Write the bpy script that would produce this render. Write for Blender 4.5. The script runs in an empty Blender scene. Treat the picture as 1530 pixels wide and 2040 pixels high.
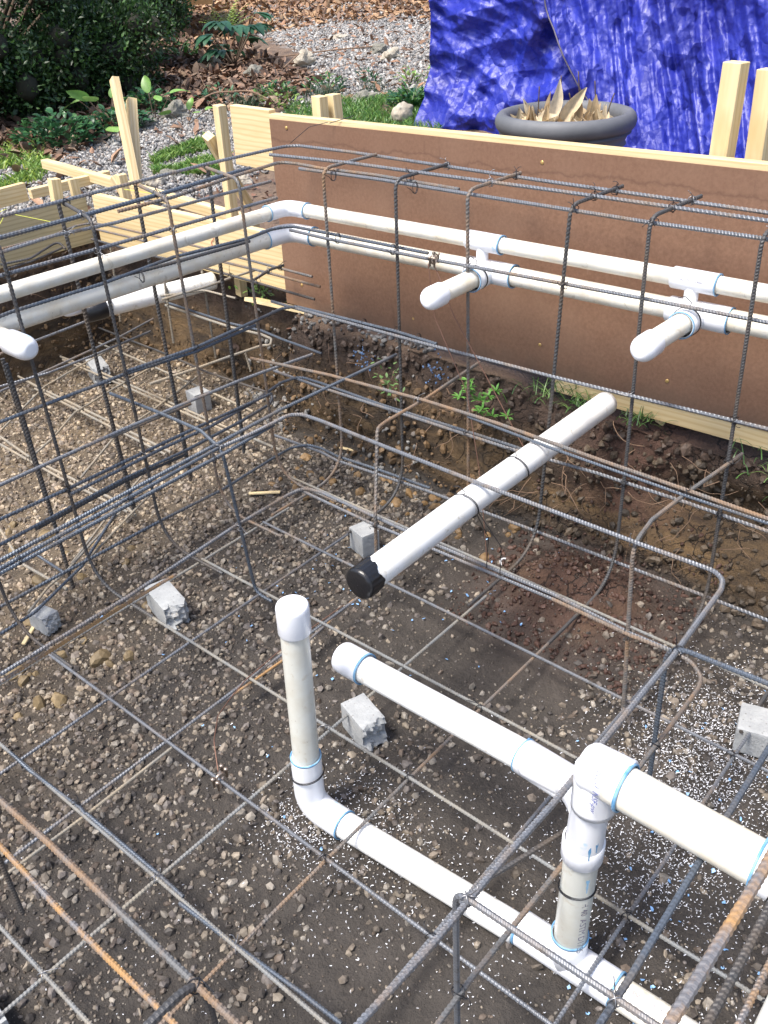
import bpy, bmesh, math, random
import numpy as np
from mathutils import Vector, Matrix, noise as mnoise

# ------------------------------------------------------------------ camera, sky, sun, exposure
scene = bpy.context.scene
coll = scene.collection
R = math.radians
cam_d = bpy.data.cameras.new('camera'); cam = bpy.data.objects.new('camera', cam_d); coll.objects.link(cam)
def cam_axes(p, r, y):
    cp, sp, cr, sr, cy, sy = math.cos(p), math.sin(p), math.cos(r), math.sin(r), math.cos(y), math.sin(y)
    f = Vector((sy*cp, cy*cp, -sp)); ri = Vector((cy, -sy, 0)); dn = f.cross(ri)
    return cr*ri + sr*dn, -sr*ri + cr*dn, f
ri, dn, fw = cam_axes(R(32.43), R(2.886), R(48.26))
cam.matrix_world = Matrix(((ri.x, -dn.x, -fw.x, 0), (ri.y, -dn.y, -fw.y, 0), (ri.z, -dn.z, -fw.z, 1.85), (0, 0, 0, 1)))
cam_d.sensor_fit = 'VERTICAL'; cam_d.sensor_height = 36.0; cam_d.lens = 1809.0/2040.0*36.0
cam_d.clip_start = 0.02; cam_d.clip_end = 500
scene.camera = cam
SUN = Vector((-0.42, 0.10, 0.88)).normalized()
w = bpy.data.worlds.new('World'); scene.world = w; w.use_nodes = True
nt = w.node_tree
sky = nt.nodes.new('ShaderNodeTexSky'); sky.sky_type = 'NISHITA'; sky.sun_disc = False
sky.sun_elevation = math.asin(SUN.z); sky.sun_rotation = math.atan2(SUN.x, SUN.y)
sky.dust_density = 3.0; sky.air_density = 1.0; sky.ozone_density = 1.0
bg = nt.nodes['Background']; nt.links.new(sky.outputs[0], bg.inputs[0]); bg.inputs[1].default_value = 0.15
sun_d = bpy.data.lights.new('sun', 'SUN'); sun_d.energy = 2.8; sun_d.angle = R(17); sun_d.color = (1.0, 0.95, 0.87)
sun = bpy.data.objects.new('sun', sun_d); coll.objects.link(sun)
sun.rotation_euler = SUN.to_track_quat('Z', 'Y').to_euler()
scene.view_settings.view_transform = 'Standard'; scene.view_settings.look = 'None'
scene.view_settings.exposure = 0.95; scene.view_settings.gamma = 1.0
scene.cycles.use_denoising = True
scene.cycles.max_bounces = 5; scene.cycles.diffuse_bounces = 3; scene.cycles.glossy_bounces = 3
rng = np.random.default_rng(7); random.seed(7)

# ------------------------------------------------------------------ helpers
def tag(o, label=None, cat=None, group=None, kind=None):
    if label: o['label'] = label
    if cat: o['category'] = cat
    if group: o['group'] = group
    if kind: o['kind'] = kind
    return o
def thing(name, label, cat, loc=(0, 0, 0), group=None):
    o = bpy.data.objects.new(name, None); coll.objects.link(o); o.location = loc; o.empty_display_size = .05
    return tag(o, label, cat, group)
class MB:
    def __init__(s): s.v = []; s.f = {3: [], 4: []}; s.n = 0; s.c = []; s.ext = []
    def add(s, v, f, col=None):
        v = np.asarray(v, float).reshape(-1, 3); s.v.append(v)
        for a in (f if isinstance(f, list) and len(f) and isinstance(f[0], np.ndarray) and f[0].ndim == 2 else [np.asarray(f)]):
            if len(a): s.f[a.shape[1]].append(a + s.n)
        if col is not None:
            col = np.asarray(col, float)
            s.c.append(np.broadcast_to(col, (len(v), 3)) if col.ndim == 1 else col)
        s.n += len(v); return s
    def build(s, name, mat, parent=None, smooth=True, origin=None):
        V = np.concatenate(s.v); me = bpy.data.meshes.new(name)
        loops = []; tot = []
        for k in (3, 4):
            if s.f[k]:
                a = np.concatenate(s.f[k]); loops.append(a.ravel()); tot.append(np.full(len(a), k))
        loops = np.concatenate(loops).astype(np.int32); tot = np.concatenate(tot).astype(np.int32)
        o = bpy.data.objects.new(name, me); coll.objects.link(o)
        off = np.zeros(3)
        if parent is not None: off = np.array(ptrans(parent))
        elif origin is not None: off = np.array(origin, float); o.location = origin
        V = V - off
        me.vertices.add(len(V)); me.vertices.foreach_set('co', V.astype(np.float32).ravel())
        me.loops.add(len(loops)); me.loops.foreach_set('vertex_index', loops)
        me.polygons.add(len(tot)); me.polygons.foreach_set('loop_start', np.concatenate([[0], np.cumsum(tot)[:-1]]).astype(np.int32))
        me.polygons.foreach_set('loop_total', tot)
        me.polygons.foreach_set('use_smooth', np.full(len(tot), smooth))
        if s.c:
            at = me.color_attributes.new('col', 'FLOAT_COLOR', 'POINT')
            C4 = np.ones((len(V), 4), np.float32); C4[:, :3] = np.concatenate(s.c); at.data.foreach_set('color', C4.ravel())
        me.update(calc_edges=True); me.validate()
        if mat: me.materials.append(mat)
        if parent is not None: o.parent = parent
        return o
def ptrans(o):
    t = Vector((0, 0, 0))
    while o is not None: t = t + Vector(o.location); o = o.parent
    return t
def nrm(a): a = np.asarray(a, float); return a/(np.linalg.norm(a, axis=-1, keepdims=True)+1e-12)
def fillet(pts, r):
    pts = [np.array(p, float) for p in pts]; n = len(pts); rs = r if isinstance(r, (tuple, list)) else None
    out = [pts[0]]; k = 0
    for i in range(1, n-1):
        a, b, c = pts[i-1], pts[i], pts[i+1]; u = a-b; v = c-b; lu, lv = np.linalg.norm(u), np.linalg.norm(v); u /= lu; v /= lv
        ang = math.acos(max(-1, min(1, u@v))); turn = math.pi-ang
        rr = rs[min(k, len(rs)-1)] if rs else r
        if turn > .5: k += 1
        if turn < .02: out.append(b); continue
        t = min(rr*math.tan(turn/2), .48*lu, .48*lv); p0 = b+u*t; p1 = b+v*t
        m = max(2, int(turn/.2)+1)
        for j in range(m+1):
            s = j/m; out.append((1-s)**2*p0+2*s*(1-s)*b+s*s*p1)
    out.append(pts[-1]); return np.array(out)
def resample(p, step):
    d = np.linalg.norm(np.diff(p, axis=0), axis=1); keep = np.concatenate([[True], d > 1e-6]); p = p[keep]
    d = np.linalg.norm(np.diff(p, axis=0), axis=1); s = np.concatenate([[0], np.cumsum(d)]); n = max(2, int(s[-1]/step)+1)
    q = np.linspace(0, s[-1], n); return np.stack([np.interp(q, s, p[:, i]) for i in range(3)], 1), q
def frames(p):
    t = nrm(np.gradient(p, axis=0)); n = np.zeros_like(p)
    a = np.array([0, 0, 1.]) if abs(t[0][2]) < .8 else np.array([1., 0, 0]); v = a-t[0]*(a@t[0]); n[0] = v/np.linalg.norm(v)
    for i in range(1, len(p)):
        v = n[i-1]-t[i]*(n[i-1]@t[i]); n[i] = v/np.linalg.norm(v)
    return t, n, np.cross(t, n)
def sweep(mb, p, rad, nseg=12, cap=True, col=None):
    t, n, b = frames(p); a = np.linspace(0, 2*np.pi, nseg, endpoint=False); rad = np.broadcast_to(np.asarray(rad, float).reshape(len(rad) if np.ndim(rad) else 1, -1), (len(p), nseg))
    V = p[:, None]+(n[:, None]*np.cos(a)[None, :, None]+b[:, None]*np.sin(a)[None, :, None])*rad[:, :, None]
    m = len(p); i = np.arange(m-1)[:, None]*nseg; j = np.arange(nseg)[None]; j2 = (j+1) % nseg
    F = np.stack([i+j, i+j2, i+nseg+j2, i+nseg+j], -1).reshape(-1, 4)
    fs = [F]; V = V.reshape(-1, 3)
    if cap:
        V = np.concatenate([V, p[:1], p[-1:]]); c0, c1 = m*nseg, m*nseg+1; jj = np.arange(nseg); j3 = (jj+1) % nseg
        fs.append(np.stack([np.full(nseg, c0), j3, jj], 1)); fs.append(np.stack([np.full(nseg, c1), (m-1)*nseg+jj, (m-1)*nseg+j3], 1))
    mb.add(V, fs, col); return mb
def tube(mb, pts, r, fil=.05, nseg=16, step=.02, col=None):
    p, q = resample(fillet(pts, fil), step); return sweep(mb, p, r, nseg, True, col)
def lathe(mb, prof, org, axis, nseg=32):
    """profile [(distance along axis, radius)...] turned about axis"""
    ax = nrm(axis); a = np.array([0, 0, 1.]) if abs(ax[2]) < .8 else np.array([1., 0, 0]); n = nrm(a-ax*(a@ax)); b = np.cross(ax, n)
    th = np.linspace(0, 2*np.pi, nseg, endpoint=False); prof = np.array(prof, float)
    V = np.array(org)+prof[:, 0, None, None]*ax+(np.cos(th)[:, None]*n+np.sin(th)[:, None]*b)[None]*prof[:, 1, None, None]
    m = len(prof); i = np.arange(m-1)[:, None]*nseg; j = np.arange(nseg)[None]; j2 = (j+1) % nseg
    mb.add(V.reshape(-1, 3), np.stack([i+j, i+j2, i+nseg+j2, i+nseg+j], -1).reshape(-1, 4)); return mb
def grid_faces(nu, nv):
    i = np.arange(nu-1)[:, None]*nv; j = np.arange(nv-1)[None]
    return np.stack([i+j, i+j+1, i+nv+j+1, i+nv+j], -1).reshape(-1, 4)
def hash3(ix, iy, iz):
    h = (ix*374761393+iy*668265263+iz*2147483647+1274126177) & 0xffffffff
    h = ((h ^ (h >> 13))*1274126177) & 0xffffffff; h = h ^ (h >> 16); return (h & 0xffff)/65535.0
def vnoise(P):
    P = np.asarray(P, float); I = np.floor(P).astype(np.int64); f = P-I; f = f*f*(3-2*f); r = 0
    for dx in (0, 1):
        for dy in (0, 1):
            for dz in (0, 1):
                wgt = (f[..., 0] if dx else 1-f[..., 0])*(f[..., 1] if dy else 1-f[..., 1])*(f[..., 2] if dz else 1-f[..., 2])
                r = r+wgt*hash3(I[..., 0]+dx, I[..., 1]+dy, I[..., 2]+dz)
    return r*2-1
def fbm(P, o=4):
    r = 0; a = 1.0; P = np.asarray(P, float)
    for k in range(o): r = r+a*vnoise(P+k*17.3); P = P*2.03; a *= .5
    return r/1.9

# ------------------------------------------------------------------ materials
class N:
    def __init__(s, name):
        s.m = bpy.data.materials.new(name); s.m.use_nodes = True; s.t = s.m.node_tree; s.b = s.t.nodes['Principled BSDF']; s.tc = s.t.nodes.new('ShaderNodeTexCoord')
    def link(s, a, b): s.t.links.new(a, b)
    def map(s, scale, kind='Object'):
        m = s.t.nodes.new('ShaderNodeMapping'); m.inputs['Scale'].default_value = scale if isinstance(scale, tuple) else (scale,)*3
        s.link(s.tc.outputs[kind], m.inputs['Vector']); return m.outputs[0]
    def noise(s, scale, detail=4, rough=.55, vec=None, dist=0, kind='Object'):
        n = s.t.nodes.new('ShaderNodeTexNoise'); n.inputs['Scale'].default_value = 1 if vec is None and isinstance(scale, tuple) else (scale if not isinstance(scale, tuple) else 1)
        n.inputs['Detail'].default_value = detail; n.inputs['Roughness'].default_value = rough; n.inputs['Distortion'].default_value = dist
        s.link(vec if vec is not None else s.map(scale if isinstance(scale, tuple) else 1.0, kind), n.inputs['Vector']); return n.outputs['Fac']
    def voro(s, scale, feat='F1', out='Distance', kind='Object'):
        n = s.t.nodes.new('ShaderNodeTexVoronoi'); n.feature = feat; n.inputs['Scale'].default_value = scale; s.link(s.tc.outputs[kind], n.inputs['Vector']); return n.outputs[out]
    def ramp(s, fac, stops):
        r = s.t.nodes.new('ShaderNodeValToRGB'); e = r.color_ramp.elements
        while len(e) < len(stops): e.new(.5)
        for el, (p, c) in zip(e, stops): el.position = p; el.color = (c, c, c, 1) if not isinstance(c, tuple) else (*c, 1)
        s.link(fac, r.inputs[0]); return r.outputs[0]
    def mix(s, fac, a, b, mode='MIX'):
        m = s.t.nodes.new('ShaderNodeMix'); m.data_type = 'RGBA'; m.blend_type = mode
        for i, v in ((0, fac), (6, a), (7, b)):
            if isinstance(v, (float, int)): m.inputs[i].default_value = v if i == 0 else (v, v, v, 1)
            elif isinstance(v, tuple): m.inputs[i].default_value = (*v, 1)
            else: s.link(v, m.inputs[i])
        return m.outputs[2]
    def math(s, op, a, b=0.0):
        m = s.t.nodes.new('ShaderNodeMath'); m.operation = op
        for i, v in ((0, a), (1, b)):
            if isinstance(v, (float, int)): m.inputs[i].default_value = v
            else: s.link(v, m.inputs[i])
        return m.outputs[0]
    def attr(s, name='col'):
        a = s.t.nodes.new('ShaderNodeAttribute'); a.attribute_name = name; return a.outputs['Color']
    def sep(s, v):
        a = s.t.nodes.new('ShaderNodeSeparateXYZ'); s.link(v, a.inputs[0]); return a.outputs
    def bump(s, h, strength=.3, dist=.01):
        b = s.t.nodes.new('ShaderNodeBump'); b.inputs['Strength'].default_value = strength; b.inputs['Distance'].default_value = dist
        s.link(h, b.inputs['Height']); s.link(b.outputs[0], s.b.inputs['Normal'])
    def out(s, col=None, rough=.6, metal=0.0, spec=None):
        for k, v in (('Base Color', col), ('Roughness', rough), ('Metallic', metal), ('Specular IOR Level', spec)):
            if v is None: continue
            if isinstance(v, tuple): s.b.inputs[k].default_value = (*v, 1)
            elif isinstance(v, (int, float)): s.b.inputs[k].default_value = v
            else: s.link(v, s.b.inputs[k])
        return s.m
def steel(name, a, b, c, lo, hi, metal=.45, rough=.5):
    m = N(name); n1 = m.noise(5, 6, .72); n2 = m.noise(45, 4, .7)
    col = m.mix(m.ramp(n1, [(lo, 0.0), (hi, 1.0)]), a, b)
    col = m.mix(m.ramp(n2, [(.52, 0.0), (.72, .75)]), col, c)
    m.bump(n2, .25, .002)
    return m.out(col, m.ramp(n1, [(lo, rough-.08), (hi, .8)]), m.ramp(n1, [(lo, metal), (hi, .05)]))
STEEL = {
 'g': steel('steel_grey_worn', (.17, .18, .20), (.22, .15, .09), (.09, .08, .07), .5, .72, .4, .52),
 'b': steel('steel_blue_black', (.105, .125, .155), (.13, .105, .08), (.05, .05, .052), .5, .75, .45, .50),
 'd': steel('steel_dark', (.075, .075, .078), (.12, .085, .055), (.045, .04, .036), .45, .75, .3, .58),
 'r': steel('steel_light_rust', (.15, .15, .15), (.24, .15, .085), (.10, .075, .055), .42, .62, .3, .58),
 'o': steel('steel_orange_rust', (.19, .185, .19), (.36, .21, .09), (.20, .135, .085), .44, .56, .3, .55),
 'k': steel('steel_grey_dusty', (.20, .205, .205), (.27, .24, .19), (.13, .115, .10), .45, .65, .15, .65),
 't': steel('steel_dusty', (.24, .23, .205), (.34, .28, .20), (.17, .145, .12), .4, .6, .1, .7)}
def pine_mat(name, a, b, c, rough=.62):
    m = N(name); g = m.noise((2.2, 26, 26), 5, .6, dist=1.2); k = m.noise((1.2, 7, 7), 2, .5, dist=.6)
    w_ = m.t.nodes.new('ShaderNodeTexWave'); w_.wave_type = 'BANDS'; w_.bands_direction = 'Z'; w_.inputs['Scale'].default_value = 16; w_.inputs['Distortion'].default_value = 3.2; w_.inputs['Detail'].default_value = 2; w_.inputs['Detail Scale'].default_value = .7
    m.link(m.map((.35, 1, 1)), w_.inputs['Vector'])
    col = m.mix(m.ramp(g, [(.35, 0.0), (.68, 1.0)]), a, b); col = m.mix(m.ramp(w_.outputs['Fac'], [(.55, 0.0), (.95, .5)]), col, c)
    col = m.mix(m.ramp(k, [(.6, 0.0), (.75, .35)]), col, c)
    v = m.voro(2.3); col = m.mix(m.ramp(v, [(.03, .8), (.05, 0.0)]), col, (.22, .11, .04))
    m.bump(g, .25, .003); return m.out(col, rough)
PINE = pine_mat('pine_fresh', (.66, .51, .27), (.76, .62, .37), (.55, .38, .17))
PINE2 = pine_mat('pine_aged', (.48, .41, .24), (.57, .49, .30), (.34, .27, .15))
m = N('hardboard_brown'); n1 = m.noise(90, 4, .7); n2 = m.noise(3, 4, .6); n3 = m.noise((30, 30, 4), 3, .6)
col = m.mix(m.ramp(n1, [(.3, 0.0), (.7, 1.0)]), (.175, .092, .055), (.25, .14, .088)); col = m.mix(m.ramp(n2, [(.45, 0.0), (.75, .5)]), col, (.27, .165, .11))
col = m.mix(m.ramp(n3, [(.66, 0.0), (.74, .35)]), col, (.13, .07, .045)); n5 = m.noise((9, 9, 2), 5, .75, dist=.6)
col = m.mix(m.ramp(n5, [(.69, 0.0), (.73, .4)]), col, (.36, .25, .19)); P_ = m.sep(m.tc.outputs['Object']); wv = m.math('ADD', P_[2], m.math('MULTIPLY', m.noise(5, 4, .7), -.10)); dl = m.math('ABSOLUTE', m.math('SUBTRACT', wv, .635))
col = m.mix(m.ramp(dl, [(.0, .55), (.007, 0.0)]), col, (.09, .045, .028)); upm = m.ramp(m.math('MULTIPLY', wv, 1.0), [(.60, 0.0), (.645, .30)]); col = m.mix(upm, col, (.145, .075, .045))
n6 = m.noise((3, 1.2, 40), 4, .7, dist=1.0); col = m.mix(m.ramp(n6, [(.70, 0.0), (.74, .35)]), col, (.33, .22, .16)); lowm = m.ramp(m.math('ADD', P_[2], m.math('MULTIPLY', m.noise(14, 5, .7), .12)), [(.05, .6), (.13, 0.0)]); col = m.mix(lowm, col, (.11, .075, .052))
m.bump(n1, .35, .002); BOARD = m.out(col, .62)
def pvc(name, base, stain, lo, hi, rough=.32):
    m = N(name); n1 = m.noise(9, 5, .65); n2 = m.noise((60, 60, 60), 3, .6); n3 = m.noise(28, 4, .6, dist=.8)
    col = m.mix(m.ramp(n1, [(lo, 0.0), (hi, .85)]), base, stain); col = m.mix(m.ramp(n3, [(.60, 0.0), (.66, .5)]), col, (.52, .46, .36))
    col = m.mix(m.ramp(n2, [(.70, 0.0), (.75, .5)]), col, (.35, .30, .24)); m.bump(n2, .05, .001); return m.out(col, rough)
PVC = pvc('pvc_white', (.86, .86, .84), (.78, .74, .64), .5, .78)
PVC_DIRTY = pvc('pvc_stained', (.82, .79, .70), (.68, .56, .38), .45, .75)
PVC_GREY = pvc('pvc_dull', (.66, .66, .60), (.56, .52, .42), .45, .75)
m = N('pvc_fitting'); n = m.noise(12, 4, .6); n2 = m.noise(7, 4, .6)
col = m.mix(m.ramp(n, [(.5, 0.0), (.75, .6)]), (.83, .84, .87), (.78, .77, .76)); col = m.mix(m.ramp(n2, [(.655, 0.0), (.675, .6)]), col, (.36, .62, .80)); FIT = m.out(col, .28)
m = N('primer_blue'); n = m.noise(40, 4, .6); PRIMER = m.out(m.mix(m.ramp(n, [(.35, 0.0), (.7, 1.0)]), (.09, .27, .50), (.30, .50, .66)), .45)
m = N('black_tape'); n = m.noise(40, 4, .6); m.bump(n, .6, .004); TAPE = m.out((.012, .012, .014), .28)
m = N('wire_black'); WIRE = m.out((.035, .035, .04), .4, .6)
m = N('wire_bright'); WIREB = m.out((.30, .30, .31), .35, .8)
m = N('copper_wire'); COPPER = m.out((.20, .11, .08), .5, .5)
m = N('clamp_metal'); n = m.noise(60, 3); CLAMP = m.out(m.mix(n, (.55, .48, .42), (.35, .25, .18)), .35, .8)
m = N('ink_blue'); INK = m.out((.10, .12, .35), .5)
m = N('ink_grey'); INKG = m.out((.16, .15, .20), .6)
m = N('red_marker'); REDM = m.out((.6, .06, .06), .6)
m = N('string_yellow'); YELLOW = m.out((.72, .75, .12), .6)
m = N('screw_brass'); BRASS = m.out((.62, .42, .16), .35, .6)
m = N('screw_hole'); HOLE = m.out((.08, .05, .03), .7)
m = N('concrete_block'); n = m.noise(18, 6, .7); n2 = m.noise(120, 3, .7); v = m.voro(55)
col = m.mix(m.ramp(n, [(.3, 0.0), (.7, 1.0)]), (.27, .28, .285), (.42, .43, .43)); col = m.mix(m.ramp(v, [(.10, .6), (.18, 0.0)]), col, (.15, .14, .13))
col = m.mix(m.ramp(n, [(.62, 0.0), (.72, .5)]), col, (.38, .32, .24)); m.bump(n2, .6, .004); CONC = m.out(col, .85)
m = N('stones'); a = m.attr(); n = m.noise(70, 4, .6); col = m.mix(.55, a, m.mix(m.ramp(n, [(.3, .25), (.7, 1.7)]), a, a, 'MULTIPLY'), 'MIX')
mm = m.mix(1.0, a, m.ramp(n, [(.25, .55), (.75, 1.0)]), 'MULTIPLY'); m.bump(n, .4, .003); STONE = m.out(mm, .62)
m = N('leaf_litter'); a = m.attr(); n = m.noise(45, 4, .6); LITTER = m.out(m.mix(1.0, a, m.ramp(n, [(.3, .6), (.7, 1.0)]), 'MULTIPLY'), .7)
def leafmat(name, spec=.5, rough=.45, trans=.25):
    m = N(name); a = m.attr(); n = m.noise(35, 3, .6); c = m.mix(1.0, a, m.ramp(n, [(.3, .7), (.7, 1.0)]), 'MULTIPLY'); m.out(c, rough)
    tr = m.t.nodes.new('ShaderNodeBsdfTranslucent'); m.link(c, tr.inputs[0]); mx = m.t.nodes.new('ShaderNodeMixShader'); mx.inputs[0].default_value = trans
    m.link(m.b.outputs[0], mx.inputs[1]); m.link(tr.outputs[0], mx.inputs[2]); m.link(mx.outputs[0], m.t.nodes['Material Output'].inputs[0]); return m.m
LEAF = leafmat('foliage', rough=.4); DRY = leafmat('dry_leaf', rough=.7)
m = N('bark'); n = m.noise(30, 4); BARK = m.out(m.mix(n, (.06, .04, .025), (.13, .09, .06)), .85)
m = N('shade_core_dark'); n = m.noise(40, 4); SHADE_CORE = m.out(m.mix(n, (.012, .014, .008), (.03, .028, .016)), .9)  # near-black colour standing in for shade inside the shrub
m = N('timber_brown'); n = m.noise((2, 25, 25), 4, .6); DECKM = m.out(m.mix(n, (.42, .22, .08), (.55, .30, .12)), .6)
m = N('lattice_dark'); n = m.noise(20, 4); LATT = m.out(m.mix(n, (.05, .03, .02), (.10, .06, .035)), .8)
m = N('pot_plastic'); n = m.noise(160, 3, .7); n2 = m.noise(5, 4); m.bump(n, .35, .002)
POT = m.out(m.mix(m.ramp(n2, [(.35, 0.0), (.7, 1.0)]), (.10, .105, .115), (.15, .155, .165)), .62)
m = N('mossy_rock'); n = m.noise(9, 6, .7); n2 = m.noise(50, 5, .7); col = m.mix(m.ramp(n, [(.35, 0.0), (.6, 1.0)]), (.13, .13, .11), (.27, .25, .21)); col = m.mix(m.ramp(n2, [(.55, 0.0), (.7, .5)]), col, (.10, .12, .06)); m.bump(n2, .7, .01); ROCKM = m.out(col, .9)
m = N('pale_rock'); n = m.noise(9, 6, .7); n2 = m.noise(50, 5, .7); col = m.mix(m.ramp(n, [(.35, 0.0), (.65, 1.0)]), (.28, .24, .18), (.50, .46, .38)); m.bump(n2, .6, .008); ROCKP = m.out(col, .85)
m = N('shavings_white'); SHAVE = m.out((.74, .75, .79), .5)
m = N('chips_blue'); CHIPS = m.out((.22, .42, .72), .45)
m = N('root_fibre'); ROOT = m.out((.22, .14, .09), .8)
# tarp: woven polyethylene, glossy, with a fine net of creases
m = N('tarp_blue'); n0 = m.noise(1.6, 3, .6); n1 = m.noise(16, 5, .6, dist=.8); n2 = m.noise(60, 3, .6)
def facets(sc, dist_):
    nz = m.t.nodes.new('ShaderNodeTexNoise'); nz.inputs['Scale'].default_value = sc*.5; nz.inputs['Detail'].default_value = 2; m.link(m.tc.outputs['Object'], nz.inputs['Vector'])
    a_ = m.t.nodes.new('ShaderNodeVectorMath'); a_.operation = 'SCALE'; a_.inputs['Scale'].default_value = dist_; m.link(nz.outputs['Color'], a_.inputs[0])
    p_ = m.t.nodes.new('ShaderNodeVectorMath'); p_.operation = 'ADD'; m.link(m.tc.outputs['Object'], p_.inputs[0]); m.link(a_.outputs[0], p_.inputs[1])
    v_ = m.t.nodes.new('ShaderNodeTexVoronoi'); v_.inputs['Scale'].default_value = sc; m.link(p_.outputs[0], v_.inputs['Vector'])
    d_ = m.t.nodes.new('ShaderNodeVectorMath'); d_.operation = 'SUBTRACT'; m.link(p_.outputs[0], d_.inputs[0]); m.link(v_.outputs['Position'], d_.inputs[1])
    c_ = m.t.nodes.new('ShaderNodeVectorMath'); c_.operation = 'SUBTRACT'; m.link(v_.outputs['Color'], c_.inputs[0]); c_.inputs[1].default_value = (.5, .5, .5)
    q_ = m.t.nodes.new('ShaderNodeVectorMath'); q_.operation = 'DOT_PRODUCT'; m.link(d_.outputs[0], q_.inputs[0]); m.link(c_.outputs[0], q_.inputs[1]); return q_.outputs['Value']
h = m.math('ADD', m.math('MULTIPLY', n1, .010), m.math('ADD', m.math('MULTIPLY', facets(7, .12), .75), m.math('MULTIPLY', facets(17, .05), .65)))
m.bump(h, .75, 1.0); m.b.inputs['Coat Weight'].default_value = .16; m.b.inputs['Coat Roughness'].default_value = .24
TARP = m.out(m.mix(m.ramp(n0, [(.35, 0.0), (.7, 1.0)]), (.011, .016, .24), (.020, .034, .38)), .47)
m = N('tarp_inner'); TARPIN = m.out((.09, .08, .12), .5)

# soil: colours by place in the dig
m = N('soil'); P = m.sep(m.tc.outputs['Object']); X, Y, Z = P[0], P[1], P[2]
n1 = m.noise(1.7, 5, .6); n2 = m.noise(9, 6, .65); n3 = m.noise(60, 5, .7); n4 = m.noise((2.5, 2.5, 9), 5, .65, dist=.8); vv = m.voro(16, 'DISTANCE_TO_EDGE')
damp = m.mix(m.ramp(n2, [(.3, 0.0), (.7, 1.0)]), (.032, .027, .023), (.074, .063, .054))
dry = m.mix(m.ramp(n2, [(.35, 0.0), (.7, 1.0)]), (.10, .073, .047), (.26, .195, .12))
tanmask = m.math('MULTIPLY', m.ramp(m.math('SUBTRACT', Y, m.math('MULTIPLY', X, .55)), [(.0, 0.0), (1.0, 1.0)]), 1.0)
ymask = m.t.nodes.new('ShaderNodeMapRange'); m.link(m.math('SUBTRACT', Y, m.math('MULTIPLY', X, .45)), ymask.inputs[0]); ymask.inputs[1].default_value = 1.4; ymask.inputs[2].default_value = 2.6
floor_c = m.mix(m.math('MULTIPLY', ymask.outputs[0], m.ramp(n1, [(.35, .35), (.6, 1.0)])), damp, dry)
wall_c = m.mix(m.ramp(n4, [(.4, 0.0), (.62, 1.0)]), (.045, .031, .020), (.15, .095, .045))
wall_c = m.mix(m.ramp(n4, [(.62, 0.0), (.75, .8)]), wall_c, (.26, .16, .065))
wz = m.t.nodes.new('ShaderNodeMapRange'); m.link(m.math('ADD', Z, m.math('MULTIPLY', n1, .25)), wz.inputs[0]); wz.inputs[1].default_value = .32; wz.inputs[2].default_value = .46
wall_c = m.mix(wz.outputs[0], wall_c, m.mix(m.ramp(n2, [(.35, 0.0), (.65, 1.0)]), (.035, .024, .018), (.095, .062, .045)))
wf = m.t.nodes.new('ShaderNodeMapRange'); m.link(Z, wf.inputs[0]); wf.inputs[1].default_value = -.055; wf.inputs[2].default_value = -.01
col = m.mix(wf.outputs[0], floor_c, wall_c)
gz = m.t.nodes.new('ShaderNodeMapRange'); m.link(Z, gz.inputs[0]); gz.inputs[1].default_value = .44; gz.inputs[2].default_value = .475
grade_c = m.mix(m.ramp(n2, [(.3, 0.0), (.7, 1.0)]), (.10, .065, .045), (.22, .15, .10))
col = m.mix(gz.outputs[0], col, grade_c)
a = m.attr('col'); sp = m.t.nodes.new('ShaderNodeSeparateColor'); m.link(a, sp.inputs[0])
col = m.mix(sp.outputs[0], col, m.mix(m.ramp(n2, [(.35, 0.0), (.65, 1.0)]), (.060, .030, .021), (.12, .060, .042)))
vg = m.voro(48, 'F1', 'Color'); sg = m.t.nodes.new('ShaderNodeSeparateColor'); m.link(vg, sg.inputs[0])
col = m.mix(sp.outputs[1], col, m.mix(sg.outputs[0], (.13, .12, .115), (.45, .44, .43)))
dv = m.t.nodes.new('ShaderNodeVectorMath'); dv.operation = 'ADD'; nv_ = m.t.nodes.new('ShaderNodeTexNoise'); nv_.inputs['Scale'].default_value = 9; nv_.inputs['Detail'].default_value = 5; m.link(m.tc.outputs['Object'], nv_.inputs['Vector'])
sv_ = m.t.nodes.new('ShaderNodeVectorMath'); sv_.operation = 'SCALE'; sv_.inputs['Scale'].default_value = .16; m.link(nv_.outputs['Color'], sv_.inputs[0]); m.link(m.tc.outputs['Object'], dv.inputs[0]); m.link(sv_.outputs[0], dv.inputs[1])
vo_ = m.t.nodes.new('ShaderNodeTexVoronoi'); vo_.feature = 'DISTANCE_TO_EDGE'; vo_.inputs['Scale'].default_value = 11; m.link(dv.outputs[0], vo_.inputs['Vector'])
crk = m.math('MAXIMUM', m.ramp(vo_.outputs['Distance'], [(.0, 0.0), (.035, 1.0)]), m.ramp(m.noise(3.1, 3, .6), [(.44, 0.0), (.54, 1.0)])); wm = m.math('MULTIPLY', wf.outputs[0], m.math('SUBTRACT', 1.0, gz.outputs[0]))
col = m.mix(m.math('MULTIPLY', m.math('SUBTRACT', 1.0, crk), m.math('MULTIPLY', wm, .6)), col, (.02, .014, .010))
hh = m.math('ADD', m.math('ADD', m.math('MULTIPLY', n3, .55), n2), m.math('MULTIPLY', crk, m.math('MULTIPLY', wm, .5))); m.bump(hh, 1.0, .03); SOIL = m.out(col, .85)

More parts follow.
